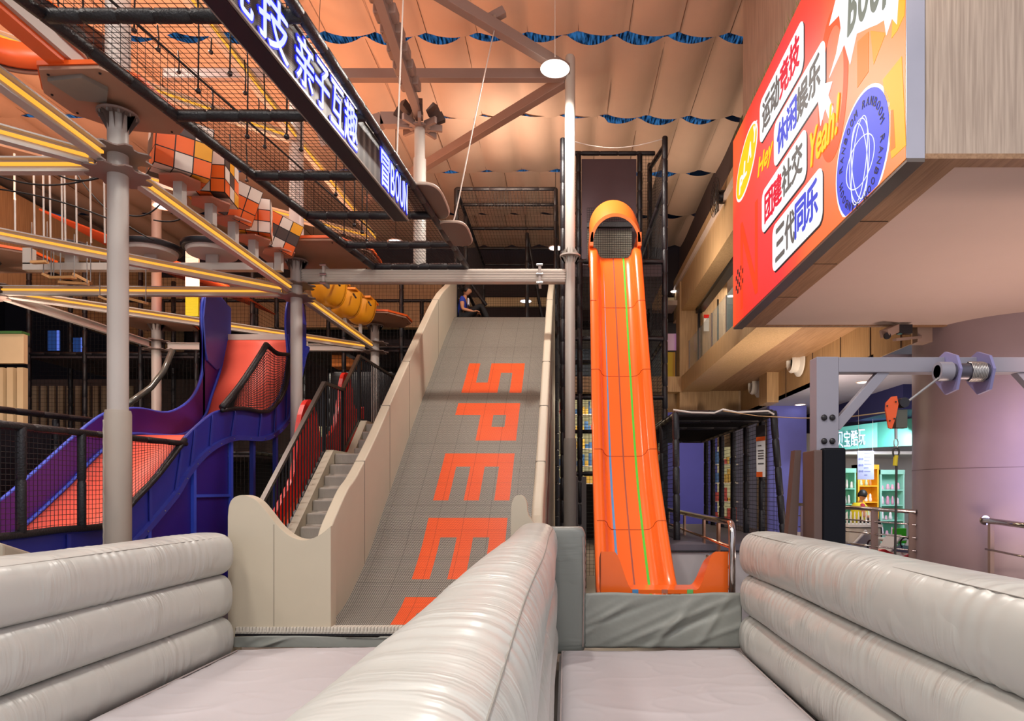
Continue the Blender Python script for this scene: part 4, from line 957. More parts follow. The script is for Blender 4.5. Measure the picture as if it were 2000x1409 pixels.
# ================================================================== STEEL COLUMNS
def column(label, x, y, r, hub=True, deck=True, sleeve=True, top=8.9, rt=None, flz=5.42):
    t = thing('steel_column', label, 'column', (x, y, 0), 'steel columns of the ropes course')
    MB().lathe([(r, 0), (r, flz)], (x, y, 0), 24).build('shaft', steel, t, smooth=True, auto=.8)
    if sleeve:
        s_ = MB().lathe([(r*1.28, 0.02), (r*1.28, 2.46), (r*1.2, 2.5), (r, 2.5)], (x, y, 0), 24).build('padded_sleeve', mat('sleeve', 'B3A89B', .5), t, smooth=True, auto=.8)
        a = -2.3; MB().tube([(x+r*(1.29+.03*math.sin(z*61))*math.cos(a+.02*math.sin(z*40)), y+r*1.29*math.sin(a+.02*math.sin(z*40)), z) for z in np.linspace(.1, 2.4, 160)], .010, 6).build('lacing', mat('sleeve', 'B3A89B', .5), s_, smooth=True)
    fl = MB(); fl.lathe([(r*2.0, 0), (r*2.0, .02)], (x, y, flz), 24)
    for k in range(10):
        a = k*pi/5; c, s = math.cos(a), math.sin(a)
        fl.add([(x+c*r, y+s*r, flz-.16), (x+c*r*1.9, y+s*r*1.9, flz), (x+c*r, y+s*r, flz)], [(0, 1, 2), (2, 1, 0)])
    fl.build('flange', steeld, t)
    b_ = MB()
    for k in range(10):
        a = (k+.5)*pi/5; b_.lathe([(.012, -.03), (.012, .0)], (x+math.cos(a)*r*1.7, y+math.sin(a)*r*1.7, flz), 6)
    b_.build('flange_bolts', bolt_m, t)
    if hub:
        for z in (4.83, 5.03):
            poly = []
            for k in range(32):
                a = 2*pi*k/32; rr = .30 if (k % 4) in (0, 1) else .235
                poly.append((x+rr*math.cos(a), y+rr*math.sin(a)))
            MB().prism(poly, 'Z', z, z+.014).build('hub_plate', steeld, t)
    if top > 6: MB().lathe([((rt or r), flz+.1), ((rt or r), top)], (x, y, 0), 24).build('upper_shaft', steel, t, smooth=True, auto=.8)
    return t
column('nearest grey steel column, standing in front of the coral slide', -4.44, 6.6, .092, rt=.11, top=9.4)
column('grey steel column between the coral slide and the stair railing', -4.37, 10.8, .092, rt=.112, top=9.4)
column('slim grey steel column behind the yellow stepping buckets', -4.3, 15, .095, top=5)
column('grey steel column behind the dark netting left of the coral slide top', -9.1, 14.8, .10, top=8.8)
column('grey steel column carrying the beams at the left edge of the picture', -9.3, 10.7, .10, top=8.8)
t = thing('steel_column', 'tall pale round column between the wide ramp and the orange slide', 'column', (.07, 10.8, 0))
MB().lathe([(.083, 0), (.083, 8.72), (.07, 8.76)], (.07, 10.8, 0), 28).build('shaft', mat('pale_steel', 'B4AEA6', .35, var=.03), t, smooth=True, auto=.8)
MB().lathe([(.105, .02), (.105, 2.5), (.095, 2.56), (.083, 2.56)], (.07, 10.8, 0), 28).build('padded_sleeve', mat('grey_sleeve', '8F8B85', .5, bump=(5, .5, (1, 1, 1))), t, smooth=True, auto=.8)
fl = MB(); fl.lathe([(.17, 5.50), (.17, 5.525)], (.07, 10.8, 0), 28)
for k in range(12):
    a = k*pi/6; c, s = math.cos(a), math.sin(a)
    for z1_, z2_ in ((5.50, 5.38), (5.525, 5.65)): fl.add([(.07+c*.083, 10.8+s*.083, z2_), (.07+c*.155, 10.8+s*.155, z1_), (.07+c*.083, 10.8+s*.083, z1_)], [(0, 1, 2), (2, 1, 0)])
fl.build('flange', mat('pale_steel', 'B4AEA6', .35, var=.03), t)

# ================================================================== BEAMS
def led_beam(label, p, q, lit=True, h=.15, w=.09, grp='lit beams of the ropes course'):
    p = Vector(p); q = Vector(q); t = thing('steel_beam', label, 'beam', (p+q)/2, grp)
    d = (q-p).normalized(); side = d.cross(Vector((0, 0, 1))).normalized()
    mid = (p+q)/2
    if side.dot(Vector((0, 0, CH))-mid) < 0: side = -side
    m = MB(); m.beam(p+Vector((0, 0, h/2-.008)), q+Vector((0, 0, h/2-.008)), w, .016); m.beam(p-Vector((0, 0, h/2-.008)), q-Vector((0, 0, h/2-.008)), w, .016)
    m.beam(p-side*w*.2, q-side*w*.2, w*.35, h-.02); m.build('beam_body', steel, t)
    if lit: MB().beam(p+side*(w*.1)+Vector((0, 0, .012)), q+side*(w*.1)+Vector((0, 0, .012)), .03, .026).build('light_strip', led, t)
    return t
H1 = (-4.44, 6.6); H2 = (-4.37, 10.8); H3 = (-4.3, 15.0); G1 = (-9.1, 6.6); G2 = (-9.3, 10.7); G3 = (-9.1, 14.8); ZB = 4.93
def seg(a, b_, z=ZB, cut=.24):
    a = Vector((*a, z)); b_ = Vector((*b_, z)); d = (b_-a).normalized(); return a+d*cut, b_-d*cut
B = 'amber-lit steel beam '
led_beam(B+'running back from the nearest column to the second column, carrying the cube steps', *seg(H1, H2))
led_beam(B+'carrying the yellow stepping buckets from the second to the third column', *seg(H2, H3))
led_beam(B+'coming over the camera to the nearest column, uppermost at the left edge', *seg((-4.4, 1.5), H1))
led_beam(B+'slanting to the nearest column, second at the left edge', *seg((-9.1, 2.4), H1))
led_beam(B+'crossing level to the nearest column, third at the left edge', *seg(G1, H1))
led_beam(B+'slanting down from the left edge to the second column', *seg(G1, H2))
led_beam(B+'crossing level behind the nearest column to the second column', *seg(G2, H2))
led_beam(B+'slanting from the left edge hub to the third column, lowest of them', *seg(G2, H3))
led_beam('plain grey beam slanting down to the rear left column', *seg(G2, G3), lit=False)
led_beam('plain grey beam crossing level over the coral slide top', *seg(G3, H3), lit=False)
for a, b_, l in [((-4.35, 4.0), (-4.35, 10.8), 'upper amber-lit beam above the net bridge, front half'), ((-4.35, 10.8), (-4.3, 15), 'upper amber-lit beam above the net bridge, rear half'), ((-9.1, 6.6), (-4.35, 10.8), 'upper amber-lit beam slanting behind the front of the net bridge'), ((-9.3, 10.7), (-4.3, 15), 'upper amber-lit beam slanting behind the cube steps'), ((-12, 10.5), (-9.3, 10.7), 'upper amber-lit beam at the far left')]:
    led_beam(l, (*a, 7.4), (*b_, 7.4), grp='upper lit beams')
t = thing('cross_girder', 'large pale grey round-cornered girder crossing above the wide ramp to the tall column', 'girder', (-2.1, 10.8, 5.18))
MB().box((-4.28, 10.74, 5.08), (.0, 10.9, 5.30)).build('girder_body', mat('pale_steel2', 'B9B0A5', .4, var=.02), t, bevel=.03)
for z in (5.12, 5.155, 5.20, 5.24): MB().box((-4.27, 10.732, z), (.0, 10.742, z+.018)).build('pressed_rib', mat('pale_steel2', 'B9B0A5', .4, var=.02), t, bevel=.003)
for x in (-3.9, -.42):
    m = MB(); m.box((x-.02, 10.70, 5.03), (x+.02, 10.94, 5.36)); m.build('joint_flange', steel, t)
    m = MB()
    for z in (5.05, 5.19, 5.34): m.lathe([(.02, -.05), (.02, .05)], (x, 10.69, z), 6, 'X')
    m.build('joint_bolts', bolt_m, t)
def rb(lab, p, q, w=.14, h=.17): return tag(MB().beam(p, q, w, h).build('roof_beam', steeld, bevel=.008), lab, 'roof beam')
rb('brown-grey roof beam running level left from the top of the tall column', (-6.5, 10.8, 8.45), (.0, 10.8, 8.45), h=.16)
rb('brown-grey roof beam slanting from the tall column towards the upper left', (-3.6, 7.3, 8.5), (.02, 10.75, 8.5))
rb('brown-grey roof beam slanting back and down left from the tall column', (-4.6, 15.4, 8.42), (.02, 10.85, 8.42))
t = thing('purlin_bracket', 'short brown-grey bracket under the fabric holding the white cord', 'bracket', P(965, 38, 10.0))
MB().beam(P(948, 42, 9.8), P(985, 22, 9.8), .1, .12).build('channel', steeld, t); MB().beam(P(966, 30, 9.7), P(966, 48, 9.7), .03, .03).build('lug', bolt_m, t)
# hub column with folded arms
hx, hy = -2.37, 10.8
t = thing('hub_column', 'brown-grey column with a bolted eight-arm hub standing on the girder', 'column', (hx, hy, 5.3))
MB().lathe([(.10, 0), (.10, 1.78), (.085, 1.80), (.085, 2.28)], (hx, hy, 5.31), 28).build('shaft', mat('pale_steel', 'B4AEA6', .35, var=.03), t, smooth=True, auto=.8)
MB().lathe([(.17, 0), (.17, .03)], (hx, hy, 7.58), 28).build('hub_ring', steeld, t)
for k in range(8):
    a = k*pi/4+.2; c, s = math.cos(a), math.sin(a)
    MB().beam((hx+c*.12, hy+s*.12, 7.62), (hx+c*.36, hy+s*.36, 7.62), .05, .10).build('hub_lug', steeld, t)
    MB().beam((hx+c*.22, hy+s*.22, 7.74), (hx+c*.38, hy+s*.38, 7.82), .10, .14).build('hub_socket', mat('dark_socket', '4A3C38', .5), t)
MB().beam((hx-.1, hy, 7.72), (hx-.62, hy, 7.72), .16, .2).build('side_arm', steeld, t); MB().beam((hx-.6, hy, 7.72), (hx-1.6, hy, 7.35), .16, .2).build('side_arm', steeld, t)
MB().beam((hx+.02, hy-.1, 7.72), (hx+.02, 7.2, 8.02), .12, .14).build('long_arm', steeld, t)
for k in range(8):
    y = hy-.75-.33*k; z = 7.80+.028*k*1.0
    MB().box((hx-.13, y-.13, z-.02), (hx+.17, y+.10, z+.12)).build('arm_plate', steeld, t, bevel=.02)
    b_ = MB()
    for (dx, dy) in ((-.1, -.1), (.14, -.1), (-.1, .07), (.14, .07)): b_.ball((hx+dx, y+dy, z-.022), .009, 6)
    b_.build('plate_bolts', bolt_m, t)
t = thing('lobed_platform', 'grey lobed standing plates beside the end of the net bridge', 'platform', (-1.7, 9, 5.3))
def lobe(cx, cy, rx, ry, z):
    poly = [(cx+rx*abs(math.cos(a))**.6*(1 if math.cos(a) > 0 else -1), cy+ry*abs(math.sin(a))**.6*(1 if math.sin(a) > 0 else -1)) for a in np.linspace(0, 2*pi, 28, endpoint=False)]
    p_ = MB().prism(poly, 'Z', z, z+.03).build('plate', mat('plate_under', '6A5A50', .5), t); MB().tube([(x, y, z+.02) for x, y in poly], .02, 6, closed=True).build('pale_rim', mat('pale_rim', 'B8A596', .5), p_, smooth=True)
lobe(-1.75, 8.45, .22, .5, 5.36); lobe(-1.55, 9.35, .2, .42, 5.3)

# platforms of the course
def platform(lab, poly, z, c2=ply):
    t = thing('course_platform', lab, 'platform', (poly[0][0], poly[0][1], z), 'ropes course platforms')
    MB().prism(poly, 'Z', z, z+.035).build('deck_board', c2, t, bevel=.004)
    cx = sum(p[0] for p in poly)/len(poly); cy = sum(p[1] for p in poly)/len(poly)
    MB().prism([(cx+(x-cx)*1.03, cy+(y-cy)*1.03) for x, y in poly], 'Z', z+.035, z+.075).build('orange_rim', orange_pl, t)
    m = MB()
    for x, y in poly: m.ball((cx+(x-cx)*.88, cy+(y-cy)*.88, z-.002), .014, 6)
    m.build('screw_heads', blackrub, t)
platform('plywood platform with orange rim on the nearest steel column', [(-4.98, 6.35), (-4.75, 6.0), (-4.2, 5.98), (-3.98, 6.2), (-3.94, 6.9), (-4.12, 7.1), (-4.7, 7.0), (-4.96, 6.7)], 5.5)
platform('copper-lit platform with orange rim on the second steel column, under the net bridge', [(-4.95, 10.35), (-4.7, 10.1), (-3.5, 10.08), (-3.1, 10.6), (-3.12, 11.2), (-3.3, 11.4), (-4.8, 11.4), (-4.95, 11.2)], 5.5)
platform('small platform with orange rim behind the yellow stepping buckets', [(-4.9, 14.4), (-4.6, 14.1), (-3.8, 14.2), (-3.5, 14.6), (-3.5, 15.1), (-3.8, 15.5), (-4.7, 15.4), (-4.9, 15.1)], 5.5)
platform('plywood platform on the rear left column', [(-9.9, 14.4), (-9.4, 14.1), (-8.7, 14.2), (-8.3, 14.7), (-8.5, 15.4), (-9.7, 15.4)], 5.4)
platform('plywood platform with orange rim at the left edge of the picture', [(-10.2, 10.3), (-9.8, 10.0), (-8.9, 10.0), (-8.35, 10.4), (-8.35, 10.9), (-8.8, 11.3), (-10, 11.3)], 5.4)

# cube steps
cubem = [mat('cube_line', '1A1418', .5), mat('cube_orange', 'F26A1F', .4), mat('cube_white', 'E8D9CC', .4), mat('cube_charcoal', '4A3833', .4), mat('cube_amber', 'EFA51C', .4)]
def cube(i, c, s, rot, label, zb):
    t = thing('cube_step', label, 'stepping cube', (c[0], c[1], zb), 'patchwork cube steps')
    R = Matrix.Rotation(rot[2], 3, 'Z') @ Matrix.Rotation(rot[0], 3, 'X') @ Matrix.Rotation(rot[1], 3, 'Y'); r = random.Random(i*5+1); m = MB(); c = Vector(c)
    def q(pts, mi): m.add([c+R@Vector(p) for p in pts], [(0, 1, 2, 3)], mi)
    h = s/2
    bx_ = [(-h, -h, -h), (h, -h, -h), (h, h, -h), (-h, h, -h), (-h, -h, h), (h, -h, h), (h, h, h), (-h, h, h)]
    m.add([c+R@Vector(p) for p in bx_], [(3, 2, 1, 0), (4, 5, 6, 7), (0, 1, 5, 4), (1, 2, 6, 5), (2, 3, 7, 6), (3, 0, 4, 7)], 0)
    for ax in range(3):
        for sg in (-1, 1):
            for a in range(3):
                for b_ in range(3):
                    g = .012; e = h+.003
                    a0 = -h+s*a/3+g/2; a1 = -h+s*(a+1)/3-g/2; b0 = -h+s*b_/3+g/2; b1 = -h+s*(b_+1)/3-g/2
                    pts = [(a0, b0), (a1, b0), (a1, b1), (a0, b1)]
                    P3 = [(sg*e, u, v) if ax == 0 else ((v, sg*e, u) if ax == 1 else (u, v, sg*e)) for u, v in pts]
                    if sg < 0: P3 = P3[::-1]
                    q(P3, r.choice([1, 1, 1, 2, 2, 2, 3, 3, 4]))
    m.build('patchwork_cube', cubem, t)
    pl = [(c.x+.24*math.cos(a), c.y+.24*math.sin(a)) for a in np.linspace(0, 2*pi, 6, endpoint=False)]
    MB().prism(pl, 'Z', c.z-h*1.25, c.z-h*1.25+.02).build('base_plate', mat('salmon_plate', 'B8735A', .5), t)
    MB().box((c.x-.05, c.y-.05, zb), (c.x+.05, c.y+.05, c.z-h*1.2)).build('post', steel, t)
cs = [((-4.44, 7.66, 5.60), .50, (.1, .05, .7), 'patchwork cube step nearest the front column, largest in view'), ((-4.40, 8.25, 5.56), .44, (.0, .0, .15), 'second patchwork cube step from the front, set nearly square'), ((-4.42, 8.85, 5.57), .43, (.35, .2, .75), 'third patchwork cube step from the front, tilted'),
      ((-4.42, 9.42, 5.54), .42, (.02, .0, .35), 'fourth patchwork cube step from the front'), ((-4.30, 9.98, 5.56), .42, (.3, .3, .6), 'fifth patchwork cube step, tilted beside the second column')]
for i, (c, s, r_, l) in enumerate(cs): cube(i, c, s*1.12, r_, l, 5.0)
# yellow buckets
ym = mat('amber_bucket', 'F0A01C', .35)
for i, (px, py, Y, l) in enumerate([(642, 572, 12.2, 'amber stepping bucket nearest the second column, largest'), (674, 594, 13.1, 'middle amber stepping bucket'), (704, 608, 14.0, 'farthest amber stepping bucket')]):
    c = P(px, py, Y); t = thing('stepping_bucket', l, 'stepping bucket', (c.x, c.y, 5.0), 'amber stepping buckets'); R_ = .34
    m = MB(); n = 20
    m.grid(lambda u, v: (c.x+.31*math.cos(2*pi*u)*math.cos(pi/2*v)**.6, c.y+.30*math.sin(2*pi*u)*math.cos(pi/2*v)**.6, c.z+.22-.48*math.sin(pi/2*v)), 28, n)
    m.build('bucket_shell', ym, t, smooth=True, solid=.02)
    MB().box((c.x-.3, c.y-.3, c.z+.20), (c.x+.3, c.y+.3, c.z+.24)).build('tread', mat('amber_top', 'E88A1A', .5), t)
    MB().beam((c.x+.25, c.y-.28, c.z+.12), (c.x+.32, c.y-.34, c.z+.02), .03, .02).build('strap', blackrub, t)
    MB().box((c.x-.03, c.y-.03, 5.0), (c.x+.03, c.y+.03, c.z+.1)).build('post', steel, t)

# ================================================================== NET BRIDGE AND LIGHT SIGN
t = thing('net_bridge', 'black padded rope-net bridge tray hanging overhead from upper left to the girder', 'net bridge', (-2.8, 7, 5.3))
def BL(y): return Vector((-4.0+(y-4.9)*.1525, y, 5.33))
def BR(y): return Vector((-2.03+(y-4.9)*.073, y, 5.33))
ya, yb = 2.6, 10.78
MB().pad(BL(ya), BL(yb), .055, seg=.42).build('side_rail', black, t, smooth=True, auto=.8); MB().pad(BR(ya), BR(yb), .045, seg=.42).build('side_rail', black, t, smooth=True, auto=.8)
for y in (3.7, 5.08, 6.43, 7.65, 8.75, 9.8, 10.75): MB().pad(BL(y), BR(y), .055, seg=.3).build('crossbar', black, t, smooth=True, auto=.8)
MB().net(lambda u, v: BL(ya+(yb-ya)*v).lerp(BR(ya+(yb-ya)*v), u)+Vector((0, 0, .03)), 30, 130, .003).build('floor_net', netm, t)
MB().net(lambda u, v: BL(ya+(yb-ya)*u)+Vector((0, 0, .05+.5*v)), 90, 7, .0028).build('side_net', netm, t)
MB().tube([BL(ya)+Vector((0, 0, .56)), BL(yb)+Vector((0, 0, .56))], .012, 6).build('side_cord', netm, t)
# light sign
t = thing('light_sign', 'long black LED sign with white-blue characters under the net bridge', 'sign', (-2.1, 6.2, 4.9))
def SX(y): return -2.2+(y-4.36)*.093
sa, sb = 2.9, 7.9; zb_, zt_ = 4.905, 5.26
def slab(nm, x0f, x1f, z0_, z1_, m_, a=sa, b_=sb):
    return MB().add([(SX(a)+x0f, a, z0_), (SX(a)+x1f, a, z0_), (SX(b_)+x1f, b_, z0_), (SX(b_)+x0f, b_, z0_), (SX(a)+x0f, a, z1_), (SX(a)+x1f, a, z1_), (SX(b_)+x1f, b_, z1_), (SX(b_)+x0f, b_, z1_)],
              [(3, 2, 1, 0), (4, 5, 6, 7), (0, 1, 5, 4), (1, 2, 6, 5), (2, 3, 7, 6), (3, 0, 4, 7)]).build(nm, m_, t)
zt_ = 5.37
slab('casing', -.165, -.005, zb_, zt_, mat('sign_casing', '1C1622', .4))
def ledface():
    m = bpy.data.materials.new('led_face'); m.use_nodes = True; N = m.node_tree.nodes; L = m.node_tree.links; b = N['Principled BSDF']; b.inputs['Roughness'].default_value = .5
    tc = N.new('ShaderNodeTexCoord'); mp = N.new('ShaderNodeMapping'); mp.inputs['Rotation'].default_value = (0, 0, 0); v = N.new('ShaderNodeTexVoronoi'); v.inputs['Scale'].default_value = 75; v.inputs['Randomness'].default_value = 0
    r = N.new('ShaderNodeValToRGB'); r.color_ramp.elements[0].position = .2; r.color_ramp.elements[1].position = .35; r.color_ramp.elements[0].color = (.42, .38, .33, 1); r.color_ramp.elements[1].color = (.03, .028, .028, 1)
    L.new(tc.outputs['Object'], mp.inputs[0]); L.new(mp.outputs[0], v.inputs[0]); L.new(v.outputs['Distance'], r.inputs[0]); L.new(r.outputs[0], b.inputs['Base Color']); return m
slab('display_face', -.005, 0, zb_+.02, zt_-.02, ledface())
fm = mat('sign_frame', 'A39C94', .35, .5)
slab('frame_edge', -.01, .012, zb_, zb_+.018, fm); slab('frame_edge', -.01, .012, zt_-.018, zt_, fm); slab('frame_edge', -.17, -.16, zb_-.004, zb_+.01, fm)
lw = mat('led_white', 'DDE6FF', emit=1.15); lb = mat('led_blue', '2A36FF', emit=1.0)
dr = Vector((.093, 1, 0)).normalized()
for ch, y0_, y1_, zz0, zz1 in [('动', 3.75, 4.1, .04, .42), ('竞', 4.26, 4.62, .04, .42), ('技', 4.69, 5.10, .04, .44), ('亲', 5.22, 5.51, .05, .43), ('子', 5.54, 5.80, .05, .43), ('互', 5.83, 6.09, .05, .43), ('趣', 6.11, 6.40, .05, .43), ('冒', 7.02, 7.26, .05, .41), ('B', 7.30, 7.42, .07, .40), ('O', 7.45, 7.57, .07, .40), ('U', 7.60, 7.71, .07, .40), ('N', 7.74, 7.85, .07, .40)]:
    org = Vector((SX(y0_)+.002, y0_, zb_+zz0))
    text('lit_character_glow', ch, org+Vector((.0, -.012, -.008)), dr, (0, 0, 1), (y1_-y0_)*1.04, zz1-zz0+.02, lb, t, .003, fat=.014)
    text('lit_character', ch, org+Vector((.004, 0, 0)), dr, (0, 0, 1), y1_-y0_, zz1-zz0, lw, t, .003, fat=.004)
# cords holding the bridge
tag(MB().tube([P(789, -40, 7.6), P(780, 180, 7.4), P(776, 290, 7.35), P(775, 322, 7.3)], .009, 6).build('rope', rope_w, smooth=True), 'white cord from the roof to the net bridge beside the light sign', 'rope', 'cords holding the net bridge')
bpy.data.objects[-1] if False else None
tag(MB().tube([P(966, 56, 9.7), P(930, 220, 9.6), P(898, 380, 9.5), P(888, 425, 9.45), P(875, 462, 9.4)], .009, 6).build('rope', rope_w, smooth=True), 'white cord from the roof bracket slanting down to the grey lobed plates', 'rope', 'cords holding the net bridge')
tag(MB().tube([P(626, -20, 8.8), P(622, 100, 8.2)], .004, 5).build('rope', mat('dark_rope', '37322F', .8)), 'thin dark wire hanging above the light sign', 'rope')
k_ = thing('cord_knot', 'knotted end of the white cord tied to the net bridge rail', 'knot', P(776, 308, 7.3)); MB().ball(P(776, 308, 7.3), .02, 8, sc=(1, 1, 1.6)).build('knot_body', rope_w, k_, smooth=True)
MB().tube([P(776, 308, 7.3), P(781, 312, 7.3), P(779, 303, 7.3)], .005, 5).build('loose_end', rope_w, k_)

# hanging ropes with ball ends
hr_ = [(262, 24, 60), (309, 20, 97), (349, 28, 141), (387, 30, 178), (412, 40, 102), (415, 90, 210), (449, 28, 144), (479, 95, 182), (505, 130, 222), (483, 240, 267), (517, 245, 287), (560, 250, 267), (588, 230, 292), (450, 245, 324), (482, 280, 353), (656, 300, 380), (692, 430, 440), (707, 430, 454), (716, 430, 470), (672, 430, 520-62), (115, 45, 115), (163, 45, 90)]
for i, (px, y0_, y1_) in enumerate(hr_):
    Y = 7.0+((i*37) % 11)*.28 if y1_ < 300 else 9.6+(i % 5)*.3
    if px < 240: Y = 7.6
    b_ = P(px, y1_, Y); a = Vector((b_.x-.01, b_.y, max(7.33, b_.z+.3)))
    t = thing('knotted_rope', 'black rope with a ball end hanging behind the net bridge', 'rope', b_, 'black ball-ended ropes behind the net bridge')
    MB().tube([a, a.lerp(b_, .5)+Vector((.012, 0, 0)), b_], .009, 6).build('rope', netm, t, smooth=True); MB().ball(b_, .03, 10).build('ball_end', blackrub, t, smooth=True)
    t['label'] = 'black rope with a ball end hanging behind the net bridge, %s from the left' % ORD[sorted(hr_).index(hr_[i])]
# pale vertical cords, left
for i, px in enumerate((28, 66, 84, 97, 120, 126, 148, 176, 203)):
    tag(MB().tube([P(px, 338 if i % 2 else 300, 8.9), P(px+2, 475, 8.9)], .011, 6).build('cord', rope_w), 'pale cord hanging upright left of the nearest steel column, %s from the left' % ORD[i], 'rope', 'pale upright cords at the left')
# slack cables
for i, (a, mid, b_, Y) in enumerate([((0, 345), (100, 380), (200, 342), 7.8), ((0, 370), (120, 385), (240, 440), 8.6), ((100, 335), (150, 365), (200, 345), 7.5), ((150, 340), (200, 420), (300, 470), 9.2), ((250, 420), (285, 430), (312, 400), 8.8), ((300, 430), (340, 438), (357, 425), 9.0), ((35, 100), (60, 140), (110, 170), 7.4), ((110, 168), (150, 145), (180, 152), 7.2), ((180, 135), (200, 100), (222, 150), 7.4)]):
    pts = [Vector(P(*a, Y)), Vector(P(*mid, Y)), Vector(P(*b_, Y))]
    pth = [pts[0]*(1-u)**2+pts[1]*(2*u*(1-u))+pts[2]*u*u for u in np.linspace(0, 1, 14)]
    tag(MB().tube(pth, .010, 6).build('slack_cable', netm, smooth=True), ['slack black cable sagging from the left edge to the nearest column', 'long slack black cable slanting down from the left edge below the lit beams', 'short slack black cable loop left of the nearest column hub', 'long slack black cable passing behind the nearest column', 'slack black cable loop just right of the nearest column below the cubes', 'slack black cable loop under the third cube step', 'short black cable under the large rubber loop at top left', 'black cable arching to the left end of the front platform', 'black cable arching behind the small rubber loop'][i], 'cable', 'slack black cables of the ropes course')
# rubber-edged seats and beam, top left
t = thing('rubber_loop', 'large black rubber loop step with orange inside at the top left corner', 'step', P(35, 60, 6.0))
c = P(30, 62, 6.0)
lp = [(c.x+.52*abs(math.cos(a))**.7*(1 if math.cos(a) > 0 else -1), c.y+.42*abs(math.sin(a))**.7*(1 if math.sin(a) > 0 else -1)) for a in np.linspace(0, 2*pi, 40, endpoint=False)]
def band(nm, k0, z0_, z1_, m_):
    V = []; n = len(lp)
    for z in (z0_, z1_):
        for x, y in lp: V.append((c.x+(x-c.x)*k0, c.y+(y-c.y)*k0, z))
    MB().add(V, [(i, (i+1) % n, n+(i+1) % n, n+i) for i in range(n)]).build(nm, m_, t, smooth=True, solid=.03)
band('rubber_band', 1, c.z-.10, c.z+.10, blackrub); band('pale_rim', 1.01, c.z-.13, c.z-.10, ply); band('orange_liner', .93, c.z-.10, c.z+.14, orange_pl)
t = thing('rubber_loop', 'smaller dark rubber loop step with copper underside beside the top left platform', 'step', P(150, 95, 6.6)); c = P(150, 90, 6.7)
lp = [(c.x+.30*math.cos(a), c.y+.3*math.sin(a)) for a in np.linspace(0, 2*pi, 40, endpoint=False)]
band('rubber_band', 1, c.z-.09, c.z+.09, mat('copper_rubber', '5C2A14', .4)); band('pale_rim', 1.01, c.z-.11, c.z-.09, ply)
t = thing('steel_beam', 'pale grey box beam with orange underside running to the front platform, top left', 'beam', (-4.5, 4.8, 5.62))
MB().box((-4.60, 2.2, 5.60), (-4.46, 6.18, 5.76)).build('beam_body', steel, t); MB().box((-4.66, 2.2, 5.55), (-4.5, 6.1, 5.60)).build('orange_underside', orange_pl, t)
MB().prism([(-4.75, 6.1), (-4.4, 6.05), (-4.3, 6.25), (-4.45, 6.45), (-4.7, 6.4)], 'Z', 5.46, 5.5).build('mount_plate', mat('mount_grey', '8D8780', .4, .3), t)
# bracket beam with oval cushions
t = thing('bracket_beam', 'plain grey square beam with upturned end behind the nearest steel column', 'beam', (-6.4, 10.3, 5.2))
MB().box((-8.36, 10.24, 5.11), (-4.5, 10.36, 5.22)).build('beam_body', mat('pale_steel', 'B4AEA6', .35), t); MB().box((-8.36, 10.24, 5.2), (-8.24, 10.36, 5.45)).build('end_upright', mat('pale_steel', 'B4AEA6', .35), t)
for i, (px, w_) in enumerate(((295, .42), (415, .42), (140, .3))):
    c = P(px, 492, 10.3); t = thing('oval_cushion', ['black oval rubber cushion on the grey square beam, left of the cubes', 'black oval rubber cushion on the grey square beam, under the third cube', 'small oval rubber cushion at the left of the grey square beam'][i], 'step', (c.x, c.y, 5.25))
    MB().lathe([(w_, 0), (w_+.02, .03), (w_+.02, .07), (w_-.03, .10), (.01, .11)], (c.x, c.y, 5.42), 28).build('rubber_rim', blackrub, t, smooth=True, auto=.9); MB().lathe([(w_*.85, -.06), (w_*.9, 0)], (c.x, c.y, 5.42), 28).build('grey_base', steel, t)
    MB().box((c.x-.1, c.y-.03, 5.22), (c.x+.1, c.y+.03, 5.38)).build('bracket', steel, t, bevel=.02)
# wooden trapeze steps
wm_ = mat('pine', 'C89A64', .6)
for i, (a, b_, Y) in enumerate([((85, 536), (105, 545), 10.0), ((100, 543), (145, 542), 10.0), ((145, 536), (177, 553), 10.0), ((118, 552), (170, 555), 9.8), ((195, 580), (215, 588), 10.4), ((250, 583), (285, 592), 10.4), ((62, 513), (92, 512), 9.9)]):
    p, q = P(*a, Y), P(*b_, Y-.35 if i % 2 else Y)
    t = thing('trapeze_step', 'wooden trapeze bar behind the nearest steel column, '+['leftmost of the upper row', 'second of the upper row', 'third of the upper row', 'lower bar of the upper row', 'left bar of the lower pair', 'right bar of the lower pair', 'short bar at the far left'][i], 'trapeze step', (p+q)/2, 'wooden trapeze bars of the ropes course')
    MB().beam(p, q, .07, .035).build('wooden_bar', wm_, t); 
    for e in (p, q): MB().tube([e, e+Vector((0, 0, .6))], .007, 5).build('chain', bolt_m, t)
